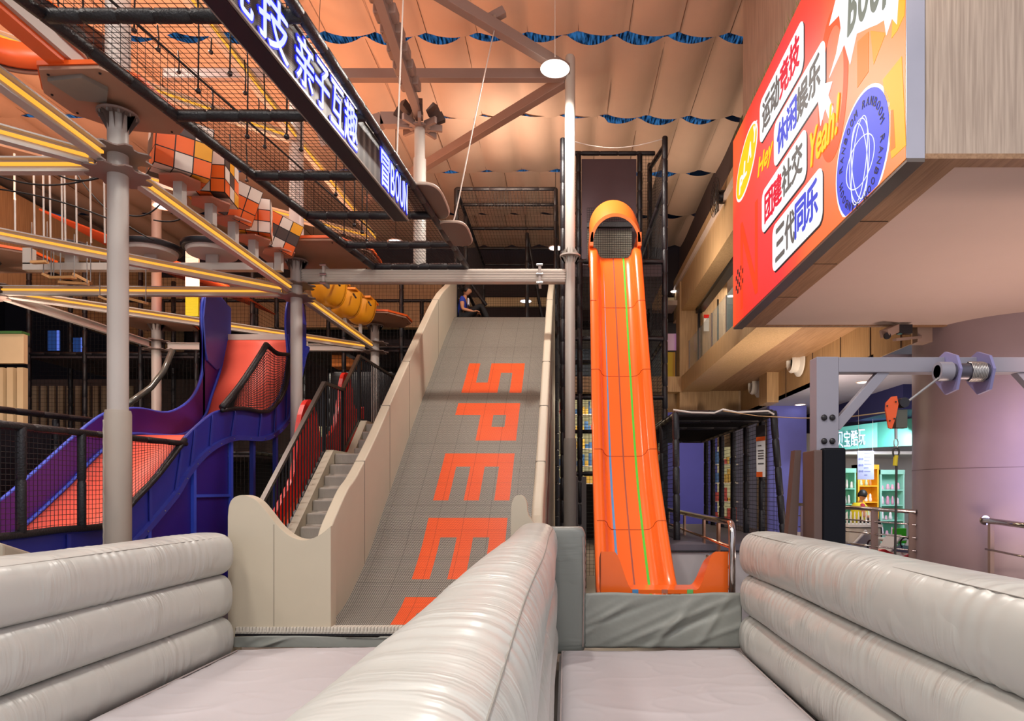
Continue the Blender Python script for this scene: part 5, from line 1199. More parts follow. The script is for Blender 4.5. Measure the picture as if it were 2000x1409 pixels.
# yellow climbing panel and black play frames
t = thing('climbing_panel', 'narrow yellow ribbed panel left of the blue slide top', 'panel', P(374, 600, 13.4)); a = P(362, 618, 13.4); b_ = P(387, 488, 13.4)
MB().box(tuple(a), (b_.x, a.y+.05, P(362, 575, 13.4).z)).build('yellow_part', mat('yellow_ribbed', 'E3D21E', .5, bump=(40, 1, (.1, 1, 1))), t)
MB().box((a.x, a.y, P(362, 560, 13.4).z), (b_.x, a.y+.05, b_.z)).build('white_part', mat('white_ribbed', 'D6D2CC', .5, bump=(40, 1, (.1, 1, 1))), t)
def scaffold(name, label, xs, ys, zs, cell=.09, decks=True):
    posts = [((x, y, 0), (x, y, zs[-1])) for x in xs for y in ys]
    beams = [((xs[0], y, z), (xs[-1], y, z)) for y in (ys[0], ys[-1]) for z in zs]+[((x, ys[0], z), (x, ys[-1], z)) for x in (xs[0], xs[-1]) for z in zs]
    nets = [nn((xs[0], ys[0], 0), (xs[-1]-xs[0], 0, 0), (0, 0, zs[-1]), cell), nn((xs[-1], ys[0], 0), (0, ys[-1]-ys[0], 0), (0, 0, zs[-1]), cell)]
    dk = [((xs[0], ys[0], z-.1), (xs[-1], ys[-1], z), mat('dark_deck', '3A3236', .7)) for z in zs[:-1]] if decks else []
    return frame(name, label, posts, beams, nets, (sum(xs)/len(xs), ys[0], 0), dk, r=.055)
f1 = scaffold('play_structure', 'tall dark multi-level netted play structure behind the ropes course at the left', (-12.5, -11.2, -9.9, -8.6, -7.3), (15.5, 16.8, 18.5), (2.6, 4.9, 7.0))
f2 = scaffold('play_structure', 'dark multi-level netted play structure behind the coral slide and the stairs', (-6.6, -5.4, -4.0, -2.75), (16.2, 18.5), (2.7, 5.2, 7.0))
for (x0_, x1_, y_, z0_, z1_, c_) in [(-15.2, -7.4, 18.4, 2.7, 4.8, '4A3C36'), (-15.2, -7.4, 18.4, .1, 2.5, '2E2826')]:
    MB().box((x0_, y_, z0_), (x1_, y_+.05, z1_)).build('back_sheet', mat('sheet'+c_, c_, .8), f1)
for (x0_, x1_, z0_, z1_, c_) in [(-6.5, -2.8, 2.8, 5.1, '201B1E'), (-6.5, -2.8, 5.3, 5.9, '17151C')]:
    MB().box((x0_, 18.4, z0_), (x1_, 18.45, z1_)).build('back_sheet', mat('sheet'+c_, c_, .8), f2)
m = MB()
for i in range(12): m.box((-14.7+.24*i, 18.32, 2.9), (-14.56+.24*i, 18.38, 4.6))
m.build('rib_sheet', mat('dim_beige_rib', 'A08A6C', .7), f1)
# orange block stairs seen in the netting
t = thing('foam_blocks', 'orange foam block and grey ramp inside the rear play structure', 'foam blocks', P(700, 715, 16.8))
a = P(648, 716, 16.6); b_ = P(682, 690, 16.6); MB().box(tuple(a), (b_.x, b_.y+.5, b_.z)).build('orange_block', mat('foam_orange', 'E8862A', .6), t)
a = P(682, 716, 16.6); b_ = P(697, 700, 16.6); MB().box(tuple(a), (b_.x, b_.y+.5, b_.z)).build('orange_step', mat('foam_orange', 'E8862A', .6), t)
pp2 = [P(668, 690, 16.6), P(697, 700, 16.6), P(697, 716, 16.6), P(672, 690, 16.6)]
MB().beam(P(668, 688, 16.7), P(698, 704, 16.7), .5, .08).build('grey_ramp', mat('foam_grey', '7C7E80', .6), t)
# orange mesh roof panels high left
t = thing('orange_roof_panel', 'orange sloping mesh roof of the play structure at the left', 'roof panel', (-9, 14, 7)); MB().add([(-10.6, 13.4, 7.4), (-7.2, 13.4, 6.1), (-7.2, 16.5, 6.1), (-10.6, 16.5, 7.4)], [(0, 1, 2, 3)]).build('panel_sheet', mat('orange_mesh_sheet', 'B4491E', .7), t, solid=.03)
# blue windows behind
for i, (px0, px1, py0, py1) in enumerate(((93, 116, 646, 685), (138, 163, 660, 695))):
    a = P(px0, py1, 18.35); b_ = P(px1, py0, 18.35); t = thing('lit_window', ['blue lit window seen deep inside the left play structure', 'smaller blue lit window right of the other one in the left play structure'][i], 'window', a)
    MB().box(tuple(a), (b_.x, a.y+.03, b_.z)).build('pane', mat('blue_window', '3E66B8', emit=.3), t); MB().box((b_.x-.06, a.y-.02, a.z), (b_.x, a.y, b_.z)).build('bright_edge', mat('blue_tube', '6F8CFF', emit=.7), t)
# ================================================================== HIGH-BAY LAMP
lx, ly, lz = -.165, 10.2, 8.16
t = thing('high_bay_lamp', 'bright white round pendant lamp beside the top of the tall column', 'lamp', (lx, ly, lz))
MB().lathe([(.20, .0), (.225, .012), (.21, .03), (.14, .07), (.06, .09), (.04, .13)], (lx, ly, lz), 32).build('reflector', mat('lit_reflector', 'FFF6E8', emit=2.5), t, smooth=True)
MB().lathe([(.13, -.02), (.15, -.005)], (lx, ly, lz), 24).build('bulb', led_hot, t)
MB().tube([(lx, ly, lz+.2), (lx, ly, 9.5)], .006, 6).build('hanging_wire', rope_w, t)
# ================================================================== BILLBOARD
BX = 2.66; bs = .95
t = thing('billboard', 'large glowing red and orange billboard with Chinese slogans on the balcony corner', 'billboard', (BX, 7.9, 4.3))
MB().box((BX, 5.2, 4.3), (2.8, 10.56, 7.25)).build('light_box', mat('box_silver', '9C9AA8', .35, .3), t)
MB().box((BX-.004, 5.19, 4.3), (2.80, 5.2, 7.25)).build('silver_end', mat('silver_end', 'B0B0BE', .3, .2), t)
def bb_mat():
    m = bpy.data.materials.new('billboard_print'); m.use_nodes = True; N = m.node_tree.nodes; L = m.node_tree.links; b = N['Principled BSDF']
    tc = N.new('ShaderNodeTexCoord'); sx = N.new('ShaderNodeSeparateXYZ'); L.new(tc.outputs['Object'], sx.inputs[0])
    # object y: -2.7 (near) .. 2.66 (far)
    a = N.new('ShaderNodeMapRange'); a.inputs['From Min'].default_value = 2.66; a.inputs['From Max'].default_value = -2.7; L.new(sx.outputs['Y'], a.inputs[0])
    n = N.new('ShaderNodeTexNoise'); n.inputs['Scale'].default_value = .55; n.inputs['Detail'].default_value = 1; L.new(tc.outputs['Object'], n.inputs[0])
    ad = N.new('ShaderNodeMath'); ad.operation = 'MULTIPLY_ADD'; ad.inputs[1].default_value = .5; L.new(n.outputs['Fac'], ad.inputs[0]); L.new(a.outputs[0], ad.inputs[2])
    cr = N.new('ShaderNodeValToRGB'); e = cr.color_ramp.elements
    e[0].position = .22; e[0].color = (*rgb('FF5A22'), 1); e[1].position = 1.3; e[1].color = (*rgb('FF9A3C'), 1)
    for p, c in ((.36, 'FF2E1C'), (.62, 'FA2838'), (.82, 'FF4A30'), (1.0, 'FF7430')):
        q = e.new(min(p/1.3, 1)); q.color = (*rgb(c), 1)
    mu = N.new('ShaderNodeMath'); mu.operation = 'MULTIPLY'; mu.inputs[1].default_value = 1/1.3; L.new(ad.outputs[0], mu.inputs[0]); L.new(mu.outputs[0], cr.inputs[0])
    L.new(cr.outputs[0], b.inputs['Emission Color']); b.inputs['Emission Strength'].default_value = bs; b.inputs['Base Color'].default_value = (.1, .03, .02, 1); return m
MB().box((BX-.006, 5.2, 4.3), (BX, 10.56, 7.25)).build('printed_face', bb_mat(), t)
em = lambda n, c, s=1.0: mat(n, c, emit=s*.97)
wht = em('print_white', 'FBFDFF', 1.05); ink = em('print_grey', '7C7672', .8); rd = em('print_red', 'F0183A'); bl_ = em('print_blue', '4A55E0'); yel = em('print_yellow', 'FFD81A'); drk = em('print_dark', '3A2A30', .6)
DR = Vector((0, -1, 0))
def shape(nm, pts, m_, d=.010):
    """pts (Y,z) on the face"""
    n = len(pts); V = [(BX-d, y, z) for y, z in pts]+[(BX-.006, y, z) for y, z in pts]
    cz = (sum(p[0] for p in pts)/n, sum(p[1] for p in pts)/n); V.append((BX-d, *cz))
    MB().add(V, [(i, (i+1) % n, 2*n) for i in range(n)]+[(i, i+n, (i+1) % n+n, (i+1) % n) for i in range(n)]).build(nm, m_, t)
def rrect(ya, yb, z0_, z1_, r=.12, sk=0):
    out = []
    for (cy, cz, a0) in ((ya-r, z1_-r, 90), (yb+r, z1_-r, 0), (yb+r, z0_+r, -90), (ya-r, z0_+r, 180)):
        for k in range(5):
            a = math.radians(a0+{90: 90-k*22.5, 0: 90-k*22.5-0, -90: 90-k*22.5, 180: 90-k*22.5}[a0]-(0 if a0 != 0 else 0))
            out.append((cy-r*math.cos(math.radians(a0+90-k*22.5)) if False else cy, cz))
    pts = []
    for (cy, cz, st) in ((ya-r, z1_-r, 180), (yb+r, z1_-r, 90), (yb+r, z0_+r, 0), (ya-r, z0_+r, -90)):
        for k in range(6):
            a = math.radians(st-k*18); pts.append((cy-r*math.cos(a), cz+r*math.sin(a)))
    return pts
for (ya_, yb_, z0_, z1_, s, cols) in [(9.09, 7.42, 6.42, 7.0, '运动竞技', (ink, ink, rd, rd)), (8.47, 6.80, 5.80, 6.36, '休闲娱乐', (bl_, bl_, ink, ink)), (8.99, 7.33, 5.16, 5.73, '团建社交', (rd, rd, ink, ink)), (8.53, 6.87, 4.49, 5.08, '三代同乐', (ink, ink, bl_, bl_))]:
    shape('text_shadow', [(y-.03, z-.03) for y, z in rrect(ya_, yb_, z0_, z1_)], drk, .008)
    shape('text_panel', rrect(ya_, yb_, z0_, z1_), wht, .012)
    for k in range(4):
        y = ya_-.14-k*(ya_-yb_-.24)/4
        text('slogan_character', s[k], (BX-.012, y, z0_+.10+.01*k), DR, (0, 0, 1), .33, z1_-z0_-.2, cols[k], t, .004, fat=.011)
el = lambda cy, cz, ry, rz, rot=0, n=48: [(cy+ry*math.cos(a)*math.cos(rot)-rz*math.sin(a)*math.sin(rot), cz+ry*math.cos(a)*math.sin(rot)+rz*math.sin(a)*math.cos(rot)) for a in np.linspace(0, 2*pi, n, endpoint=False)]
shape('bubble_outline', el(9.78, 6.52, .62, .36, -.45), wht, .009); shape('play_bubble', el(9.78, 6.52, .58, .32, -.45), yel, .012)
for k, ch in enumerate('PLAY'): text('play_letter', ch, (BX-.014, 10.15-.24*k, 6.22+.13*k), DR, (0, -.25, 1), .17, .22, wht, t, .004, fat=.008)
text('script_word', 'Hey', (BX-.012, 9.2, 5.95), DR, (0, -.35, 1), .62, .30, yel, t, .004, fat=.008)
text('script_word', 'Yeah!', (BX-.014, 7.28, 5.20), DR, (0, -.2, 1), .78, .36, yel, t, .004, fat=.008)
# badge clipped by the lower edge
def clip(pts, z=4.302): return [(y, max(z, q)) for y, q in pts]
shape('badge_outline', clip(el(5.98, 4.72, .555, .555)), wht, .009); shape('badge', clip(el(5.98, 4.72, .525, .525)), em('badge_blue', '5560F0'), .012)
for (cy, cz, ry, rz, rot) in ((5.99, 4.66, .285, .21, 0), (6.0, 4.68, .15, .37, .22), (6.0, 4.68, .15, .37, -.22), (6.0, 4.68, .20, .37, 0)):
    p_ = [(BX-.014, y, z) for y, z in el(cy, cz, ry, rz, rot)]; MB().tube(p_, .005, 4, closed=True).build('badge_ring', wht, t)
s = 'RANBOOM RANBOOM RANBOOM RANBOOM '
for k, ch in enumerate(s):
    if ch == ' ': continue
    a = pi*.95-k*2*pi/len(s); R_ = .39; cy = 5.98-R_*math.cos(a); cz = 4.72+R_*math.sin(a)
    if cz < 4.33: continue
    r_ = Vector((0, -math.sin(a), -math.cos(a))); u_ = Vector((0, -math.cos(a), math.sin(a)))
    text('badge_letter', ch, Vector((BX-.014, cy, cz))-r_*.025, r_, u_, .055, .07, drk, t, .003)
# starburst with lettering
def bp(px, py): Y = BX*F/(px-CX); return (Y, CH+(CY-py)/F*Y)
def poly(nm, pxs, m_, d): 
    pts = [bp(*q) for q in pxs]; n = len(pts)
    MB().add([(BX-d, y, z) for y, z in pts]+[(BX-.006, y, z) for y, z in pts], [tuple(range(n))]+[(i, i+n, (i+1) % n+n, (i+1) % n) for i in range(n)]).build(nm, m_, t)
poly('starburst', [(1628, -60), (1640, -45), (1634, 0), (1621, 51), (1641, 30), (1644, 55), (1635, 105), (1621, 153), (1651, 87), (1662, 126), (1675, 66), (1700, 54), (1715, 48), (1729, 39), (1733, 69), (1744, 36), (1754, 48), (1757, 0), (1764, -60), (1745, -90), (1690, -70)], wht, .011)
for k, (ch, pxa, pxb, pyb) in enumerate([('B', 1659, 1674, 71), ('O', 1679, 1698, 52), ('O', 1702, 1723, 35), ('M', 1728, 1755, 17)]):
    ya_, z0_ = bp(pxa, pyb); yb_, _ = bp(pxb, pyb); text('boom_letter', ch, (BX-.013, ya_, z0_), DR, (0, -.1, 1), ya_-yb_, .42, em('print_olive', '8E9488', .85), t, .004, fat=.012)
poly('ghost_letter', [(1726, 156), (1763, 110), (1771, 284), (1743, 310)], em('ghost_yellow', 'FFC22E'), .009)
poly('ghost_letter', [(1742, 216), (1747, 214), (1751, 288), (1741, 296)], em('ghost_orange2', 'FF8B30'), .0105)
poly('ghost_letter', [(1743, 75), (1754, 60), (1768, 30), (1770, -5), (1758, -5), (1745, 40)], em('ghost_yellow', 'FFC22E'), .009)
poly('ghost_letter', [(1676, 172), (1676, 82), (1698, 62), (1698, 140)], em('ghost_orange2', 'FF8B30'), .009)
poly('ghost_letter', [(1702, 60), (1732, 64), (1708, 126)], em('ghost_yellow2', 'FFAA34'), .009)
text('ghost_letter', 'O', (BX-.008, 7.0, 5.0), DR, (0, 0, 1), .75, 1.5, em('ghost_orange', 'FF5E26'), t, .001)
text('ghost_letter', 'N', (BX-.008, 10.1, 4.45), DR, (0, 0, 1), .9, 1.3, em('ghost_red', 'FF4A22'), t, .001)
shape('cursor_arrow', [(7.02, 5.98), (6.62, 5.78), (6.72, 5.7), (6.60, 5.5), (6.68, 5.42), (6.80, 5.62), (6.92, 5.5)], wht, .014)
m = MB()
for a in range(5):
    for b_ in range(5):
        if (a+b_) % 2: m.box((BX-.009, 10.38-a*.09, 4.75+b_*.075), (BX-.006, 10.38-a*.09-.06, 4.75+b_*.075+.07))
m.build('check_marks', drk, t)
gm = MB(); r = random.Random(3)
for i in range(1500):
    y = r.uniform(5.2, 10.56); x = r.uniform(2.67, 2.8); h = r.uniform(.05, .16); dx = r.uniform(-.06, .04); dy = r.uniform(-.05, .05)
    gm.add([(x-.004, y, 7.24), (x+.004, y+.003, 7.24), (x+dx, y+dy, 7.24+h)], [(0, 1, 2)])
tag(gm.build('artificial_grass', mat('grass_green', '6E9A2C', .8, var=.3, vs=30)), 'fringe of green artificial grass along the top of the billboard', 'grass', kind='stuff')
struct(MB().box((2.95, 9.7, 7.2), (3.3, 10.5, 9.7)).build('trim_24', mat('concrete', '8A8272', .9, bump=(20, 1), var=.3)))

# ================================================================== TOY SHOP
sy = 17.0
def X_(px, Y=sy): return (px-CX)/F*Y
def Z_(py, Y=sy): return CH+(CY-py)/F*Y
t = thing('toy_shop_sign', 'teal fascia of the toy shop with glowing Chinese characters', 'shop front', (X_(1700), sy, 2.6))
fpts = [(X_(1622), 17.3), (X_(1640), 17.1), (X_(1710), 16.9), (X_(1830, 15.6), 15.6)]
m = MB(); zt4 = (3.22, 3.34, 3.45, 3.48); zb4 = (2.72, 2.76, 2.82, 2.80)
for i in range(3):
    (xa_, ya_), (xb_, yb_) = fpts[i], fpts[i+1]
    m.add([(xa_, ya_, zb4[i]), (xb_, yb_, zb4[i+1]), (xb_, yb_, zt4[i+1]), (xa_, ya_, zt4[i]), (xa_, ya_+.2, zb4[i]), (xb_, yb_+.2, zb4[i+1]), (xb_, yb_+.2, zt4[i+1]), (xa_, ya_+.2, zt4[i])], [(0, 1, 2, 3), (7, 6, 5, 4), (0, 4, 5, 1), (2, 6, 7, 3)])
m.build('teal_fascia', mat('teal_fascia', '4B9E8F', .5), t)
for k, ch in enumerate('贝宝酷玩'):
    u = (1634+k*13.2-1640)/70; x = X_(1635+k*13.4); text('glowing_character', ch, (x, 17.05-.03*k, 2.82+.02*k), (1, -.15, 0), (0, 0, 1), .16, .40, em('sign_glow', 'DCE4FF', 1.6), t, .03)
struct(MB().box((6.65, 19.6, 0), (11.5, 19.7, 3.4)).build('wall_shop_back', mat('shop_wall', 'C9C2BC', .7)))
struct(MB().box((6.7, 17.3, 2.66), (11.5, 19.6, 2.74)).build('trim_25', mat('shop_ceiling', 'D8D2CE', .7)))
def shelf(lab, x0_, x1_, y_, z1_, col, nrow, goods, seed):
    t = thing('shop_shelf', lab, 'shelf', ((x0_+x1_)/2, y_, 0)); mm = mat('shelf_'+col, col, .5)
    m = MB(); m.box((x0_, y_, 0), (x0_+.04, y_+.4, z1_)); m.box((x1_-.04, y_, 0), (x1_, y_+.4, z1_)); m.box((x0_, y_+.38, 0), (x1_, y_+.4, z1_)); m.build('carcass', mm, t)
    r = random.Random(seed); rows_ = []
    MB().box((x0_, y_-.02, z1_-.12), (x1_, y_+.4, z1_)).build('cornice', mm, t)
    for k in range(nrow):
        z = .1+(z1_-.25)*k/nrow; MB().box((x0_+.04, y_, z), (x1_-.04, y_+.38, z+.03)).build('shelf_board', mm, t); rows_.append(z+.03)
    for ri, z in enumerate(rows_):
        x = x0_+.07
        while x < x1_-.12:
            w = r.uniform(.07, .12); c = r.choice(goods); h = r.uniform(.10, .24)
            g = MB(); g.lathe([(w*.4, 0), (w*.45, h*.3), (w*.3, h*.6), (w*.33, h*.8), (w*.1, h)], (x+w/2, y_+.12, z+.001), 8)
            tag(g.build('toy_figure', mat('toy_'+c, c, .5), smooth=True), 'small %s toy figure on the %s board of the %s' % ({'F2EEEA': 'white', 'F4F0EA': 'cream white', 'EDE6E2': 'pale grey', 'F0DDE2': 'pale rose', 'D9A06A': 'tan', 'E8E0F2': 'pale lilac', 'C9DDB8': 'pale green', 'F6F2EE': 'white', 'F2B8CE': 'pink', 'F4DCE6': 'pale pink', 'E6A0BE': 'deep pink', 'F8F0F4': 'whitish'}[c], ['lowest', 'second', 'third', 'fourth', 'top'][ri], {'8FE0C4': 'left mint shelf', 'FFC02A': 'amber shelf', 'A4E6D2': 'right mint shelf'}[col]), 'toy', 'toy figures on the %s' % lab.split(',')[0]); x += w+r.uniform(.0, .05)
g1 = ['F2EEEA', 'F4F0EA', 'EDE6E2']; g2 = ['F0DDE2', 'D9A06A', 'E8E0F2', 'C9DDB8', 'F6F2EE']; g3 = ['F2B8CE', 'F4DCE6', 'E6A0BE', 'F8F0F4']
shelf('mint green toy shelf left of the amber one, white figures on it', X_(1657), X_(1692), 17.6, Z_(915, 17.6), '8FE0C4', 5, g1, 1)
shelf('amber yellow toy shelf in the middle of the toy shop', X_(1696), X_(1738), 17.6, Z_(908, 17.6), 'FFC02A', 5, g2, 2)
shelf('mint green toy shelf nearest the round column, pink toys on it', X_(1741), X_(1790), 17.6, Z_(918, 17.6), 'A4E6D2', 5, g3, 3)
t = thing('price_poster', 'pale blue price poster hanging in front of the toy shop shelves', 'poster', (X_(1691, 16.6), 16.6, Z_(938, 16.6)))
MB().box((X_(1675, 16.6), 16.6, Z_(937, 16.6)), (X_(1707, 16.6), 16.62, Z_(881, 16.6))).build('sheet', mat('poster_blue', '8C94B4', .5), t)
for px_ in (1677, 1705): MB().tube([(X_(px_, 16.6), 16.61, Z_(881, 16.6)), (X_(px_, 16.6), 16.61, 3.9)], .004, 4).build('hanging_wire', steel, t)
m = MB()
for k in range(3):
    for j in range(2): m.lathe([(.03, -.004), (.03, 0)], (X_(1679+j*5, 16.6), 16.598, Z_(897+k*12, 16.6)), 10, 'Y')
m.build('printed_figures', mat('poster_ink', '5C6490', .6), t); m = MB()
for k, w in enumerate((14, 12, 10, 14, 8, 12, 6)): m.box((X_(1688, 16.6), 16.594, Z_(887+k*7, 16.6)), (X_(1688+w, 16.6), 16.6, Z_(885.5+k*7, 16.6)))
m.build('printing', mat('poster_ink', '5C6490', .6), t)
tag(MB().box((X_(1776), 16.4, 0), (X_(1800), 16.5, Z_(938))).build('shop_partition', mat('pinkish_panel', 'BFA79F', .6)), 'slanting pinkish panel at the right of the toy shop beside the round column', 'panel')
t = thing('counter_table', 'white display counter crowded with small toys behind the railing', 'counter', (X_(1680, 15.5), 15.5, 0))
MB().box((X_(1655, 15.5), 15.4, Z_(1030, 15.5)), (X_(1720, 15.5), 16.2, Z_(1025, 15.5))).build('table_top', mat('white_top', 'E9E6E0', .4), t); MB().box((X_(1657, 15.5), 15.45, 0), (X_(1718, 15.5), 16.15, Z_(1032, 15.5))).build('cabinet', mat('cream_cab', 'CFC6B8', .6), t)
for k in range(16):
    x = X_(1658, 15.5)+.045*k; z = Z_(1025, 15.5)
    tag(MB().lathe([(.018, 0), (.024, .12), (.014, .2), (.016, .26), (.004, .3)], (x, 15.6+.1*(k % 2), z), 8).build('toy_figure', mat('toy_F2EEEA', 'F2EEEA', .5), smooth=True), 'white upright toy figure on the display counter behind the railing', 'toy', 'white figures on the display counter')
t = thing('round_table', 'small white round table with green chair in front of the toy shop', 'table', (X_(1740, 14.8), 14.8, 0))
MB().lathe([(.3, 0), (.31, .02), (.3, .04)], (X_(1742, 14.8), 14.8, .62), 28).build('table_top', mat('white_top', 'E9E6E0', .4), t); MB().lathe([(.03, 0), (.03, .62)], (X_(1742, 14.8), 14.8, 0), 10).build('pedestal', steel, t)
t = thing('green_chair', 'small bright green plastic chair beside the white round table', 'chair', (X_(1763, 15.2), 15.2, 0)); gx = X_(1763, 15.2); gc = mat('chair_green', '3DB51E', .4)
MB().box((gx-.16, 15.05, .42), (gx+.16, 15.35, .46)).build('seat', gc, t, bevel=.02); MB().box((gx-.16, 15.33, .5), (gx+.16, 15.37, .85)).build('backrest', gc, t, bevel=.03)
for a in (-.13, .13):
    for b_ in (15.08, 15.32): MB().tube([(gx+a, b_, .42), (gx+a*1.2, b_, 0)], .018, 8).build('leg', mat('leg_lime', 'A9D43A', .4), t)
def ride(lab, px, py, Y, col, rot, s=1.0):
    c = P(px, py, Y); s *= 1.3; z = .35*s; t = thing('ride_on_car', lab, 'ride-on car', (c.x, c.y, 0)); cm = mat('car_'+col, col, .25, coat=.5)
    def q(x, y, zz): return (c.x+s*(x*math.cos(rot)-y*math.sin(rot)), c.y+s*(x*math.sin(rot)+y*math.cos(rot)), zz*s+z-.35*s)
    m = MB(); sec_ = [(-.55, .18, .14), (-.4, .36, .22), (-.15, .42, .22), (.1, .30, .24), (.35, .34, .24), (.55, .22, .12)]
    V = []
    for (x, h, w) in sec_: V += [q(x, -w, .12), q(x, w, .12), q(x, w*.8, h), q(x, -w*.8, h)]
    F2 = [(0, 1, 2, 3), (23, 22, 21, 20)]
    for i in range(5):
        for k in range(4): F2.append((i*4+k, (i+1)*4+k, (i+1)*4+(k+1) % 4, i*4+(k+1) % 4))
    m.add(V, F2).build('body_shell', cm, t, bevel=.03)
    for x in (-.38, .38):
        for y in (-.24, .24): MB().tube([q(x, y-.04, .13), q(x, y+.04, .13)], .13*s, 14).build('wheel', blackrub, t)
    MB().beam(q(-.02, 0, .36), q(.2, 0, .62), .3*s, .05).build('seat', mat('white_seat', 'D9D9DC', .4), t, bevel=.02)
    MB().tube([q(-.25+.0*math.cos(a), .09*math.cos(a), .46+.09*math.sin(a)) for a in np.linspace(0, 2*pi, 16, endpoint=False)], .014*s, 6, closed=True).build('steering_wheel', blackrub, t)
ride('red ride-on car with white seat behind the railing, below the toy shop', 1728, 1056, 13.6, 'C4161C', .3)
ride('blue and black ride-on car behind the red one, left of the railing post', 1668, 1040, 15.3, '3D5E9E', -.4)
ride('dark blue ride-on car nearest the round column', 1785, 1058, 14.3, '26365E', .6)
ride('red and black ride-on car left of the crane brace', 1548, 1036, 14.3, 'A8141A', 1.2)
ride('red ride-on car seen through the net tunnel', 1400, 1010, 15.0, 'B0181C', .8, .9)

# ================================================================== PEOPLE
def person(label, loc, J, E, R_, skinm, head, face_dir, hairm, clothes, props=None, sc=1.0):
    t = thing('person', label, 'person', loc); L0 = Vector(loc)
    def body(nm, keys, m_, par, grow=0):
        idx = {}; vs = []; es = []
        for a, b_ in E:
            if a in keys and b_ in keys:
                for k in (a, b_):
                    if k not in idx: idx[k] = len(vs); vs.append(Vector(J[k])*sc)
                es.append((idx[a], idx[b_]))
        me = bpy.data.meshes.new(nm); me.from_pydata(vs, es, []); o = bpy.data.objects.new(nm, me); C.objects.link(o); o.parent = par
        WL[o] = L0
        o.modifiers.new('k', 'SKIN'); sv = me.skin_vertices[0].data
        for k, i in idx.items(): sv[i].radius = ((R_[k]+grow)*sc,)*2
        sv[0].use_root = True
        o.modifiers.new('u', 'SUBSURF').render_levels = 2; o.modifiers['u'].levels = 1; me.materials.append(m_)
        return o
    bo = body('body', set(J), skinm, t)
    for nm, keys, m_, gr_ in clothes: body(nm, keys, m_, t, gr_)
    hc = Vector(head)*sc+L0; fd = Vector(face_dir).normalized(); up = Vector((0, 0, 1)); up = (up-fd*up.dot(fd)).normalized(); sd = fd.cross(up)
    r = .098*sc; m = MB(); n = 20; V = []; Fc = []
    for i in range(13):
        th = pi*i/12
        for k in range(n):
            ph = 2*pi*k/n; a = math.sin(th)*math.cos(ph); b_ = math.sin(th)*math.sin(ph); c_ = math.cos(th)
            w = .80*(1-.22*max(0, -c_)); d_ = 1.0*(1-.12*max(0, -c_)); p = hc+fd*(a*r*d_)+sd*(b_*r*w)+up*(c_*r*1.22)
            if a > .9 and -.25 < c_ < .15: p = p+fd*r*.22
            V.append(p)
    for i in range(12):
        for k in range(n): Fc.append((i*n+k, (i+1)*n+k, (i+1)*n+(k+1) % n, i*n+(k+1) % n))
    m.add(V, Fc)
    m.build('head', skinm, t, smooth=True)
    for s_ in (-1, 1):
        MB().ball(hc+sd*(s_*r*.8)-fd*.01*sc, .026*sc, 10, sc=(.6, .8, 1.2)).build('ear', skinm, t, smooth=True)
        MB().ball(hc+sd*(s_*r*.33)+fd*r*.86+up*.008*sc, .011*sc, 8).build('eye', dark_m, t, smooth=True)
    MB().beam(hc+fd*r*.93-up*.055*sc-sd*.02*sc, hc+fd*r*.93-up*.055*sc+sd*.02*sc, .012*sc, .009*sc).build('mouth', mat('lips', '9A4A40', .6), t)
    m = MB(); V = []; Fc = []
    for i in range(9):
        th = pi*.60*i/8
        for k in range(n):
            ph = 2*pi*k/n; a = math.sin(th)*math.cos(ph); b_ = math.sin(th)*math.sin(ph); c_ = math.cos(th)
            if a > .35 and c_ < .45: c_ = .45+(c_-.45)*.1
            V.append(hc-fd*r*.10+fd*(a*r*1.22)+sd*(b_*r*1.06)+up*(c_*r*1.50))
    for i in range(8):
        for k in range(n): Fc.append((i*n+k, (i+1)*n+k, (i+1)*n+(k+1) % n, i*n+(k+1) % n))
    m.add(V, Fc); m.build('hair', hairm, t, smooth=True, solid=-.004)
    return t, hc
skin = mat('skin', 'C98A66', .55, var=.03); hair = mat('black_hair', '0E0B0C', .5)
# seated attendant at the ramp top (profile to the right)
J = {'pel': (0, 0, .12), 'wst': (-.03, 0, .28), 'chs': (-.01, 0, .47), 'nek': (.03, 0, .60), 'hdb': (.06, 0, .68),
     'shL': (0, -.17, .53), 'elL': (.02, -.22, .28), 'wrL': (.24, -.17, .24), 'hdL': (.31, -.15, .25), 'shR': (0, .17, .53), 'elR': (.03, .22, .28), 'wrR': (.25, .15, .25), 'hdR': (.32, .13, .26),
     'hpL': (.05, -.10, .12), 'knL': (.44, -.12, .40), 'anL': (.60, -.12, .05), 'toL': (.74, -.13, .04), 'hpR': (.05, .10, .12), 'knR': (.40, .14, .42), 'anR': (.54, .13, .05), 'toR': (.68, .14, .04)}
for s_ in 'LR':
    sg = -1 if s_ == 'L' else 1; bx0 = J['hd'+s_]
    for i_, (dy, ln) in enumerate(((-.03, .065), (-.01, .08), (.01, .075), (.03, .06))):
        J['f%s%da' % (s_, i_)] = (bx0[0]+.03, bx0[1]+dy, bx0[2]); J['f%s%db' % (s_, i_)] = (bx0[0]+.03+ln*.6, bx0[1]+dy, bx0[2]-.01); J['f%s%dc' % (s_, i_)] = (bx0[0]+.03+ln*.85, bx0[1]+dy, bx0[2]-.035)
    J['t%sa' % s_] = (bx0[0]-.01, bx0[1]-sg*.04, bx0[2]+.005); J['t%sb' % s_] = (bx0[0]+.03, bx0[1]-sg*.06, bx0[2]+.0)
E = [('pel', 'wst'), ('wst', 'chs'), ('chs', 'nek'), ('nek', 'hdb')]
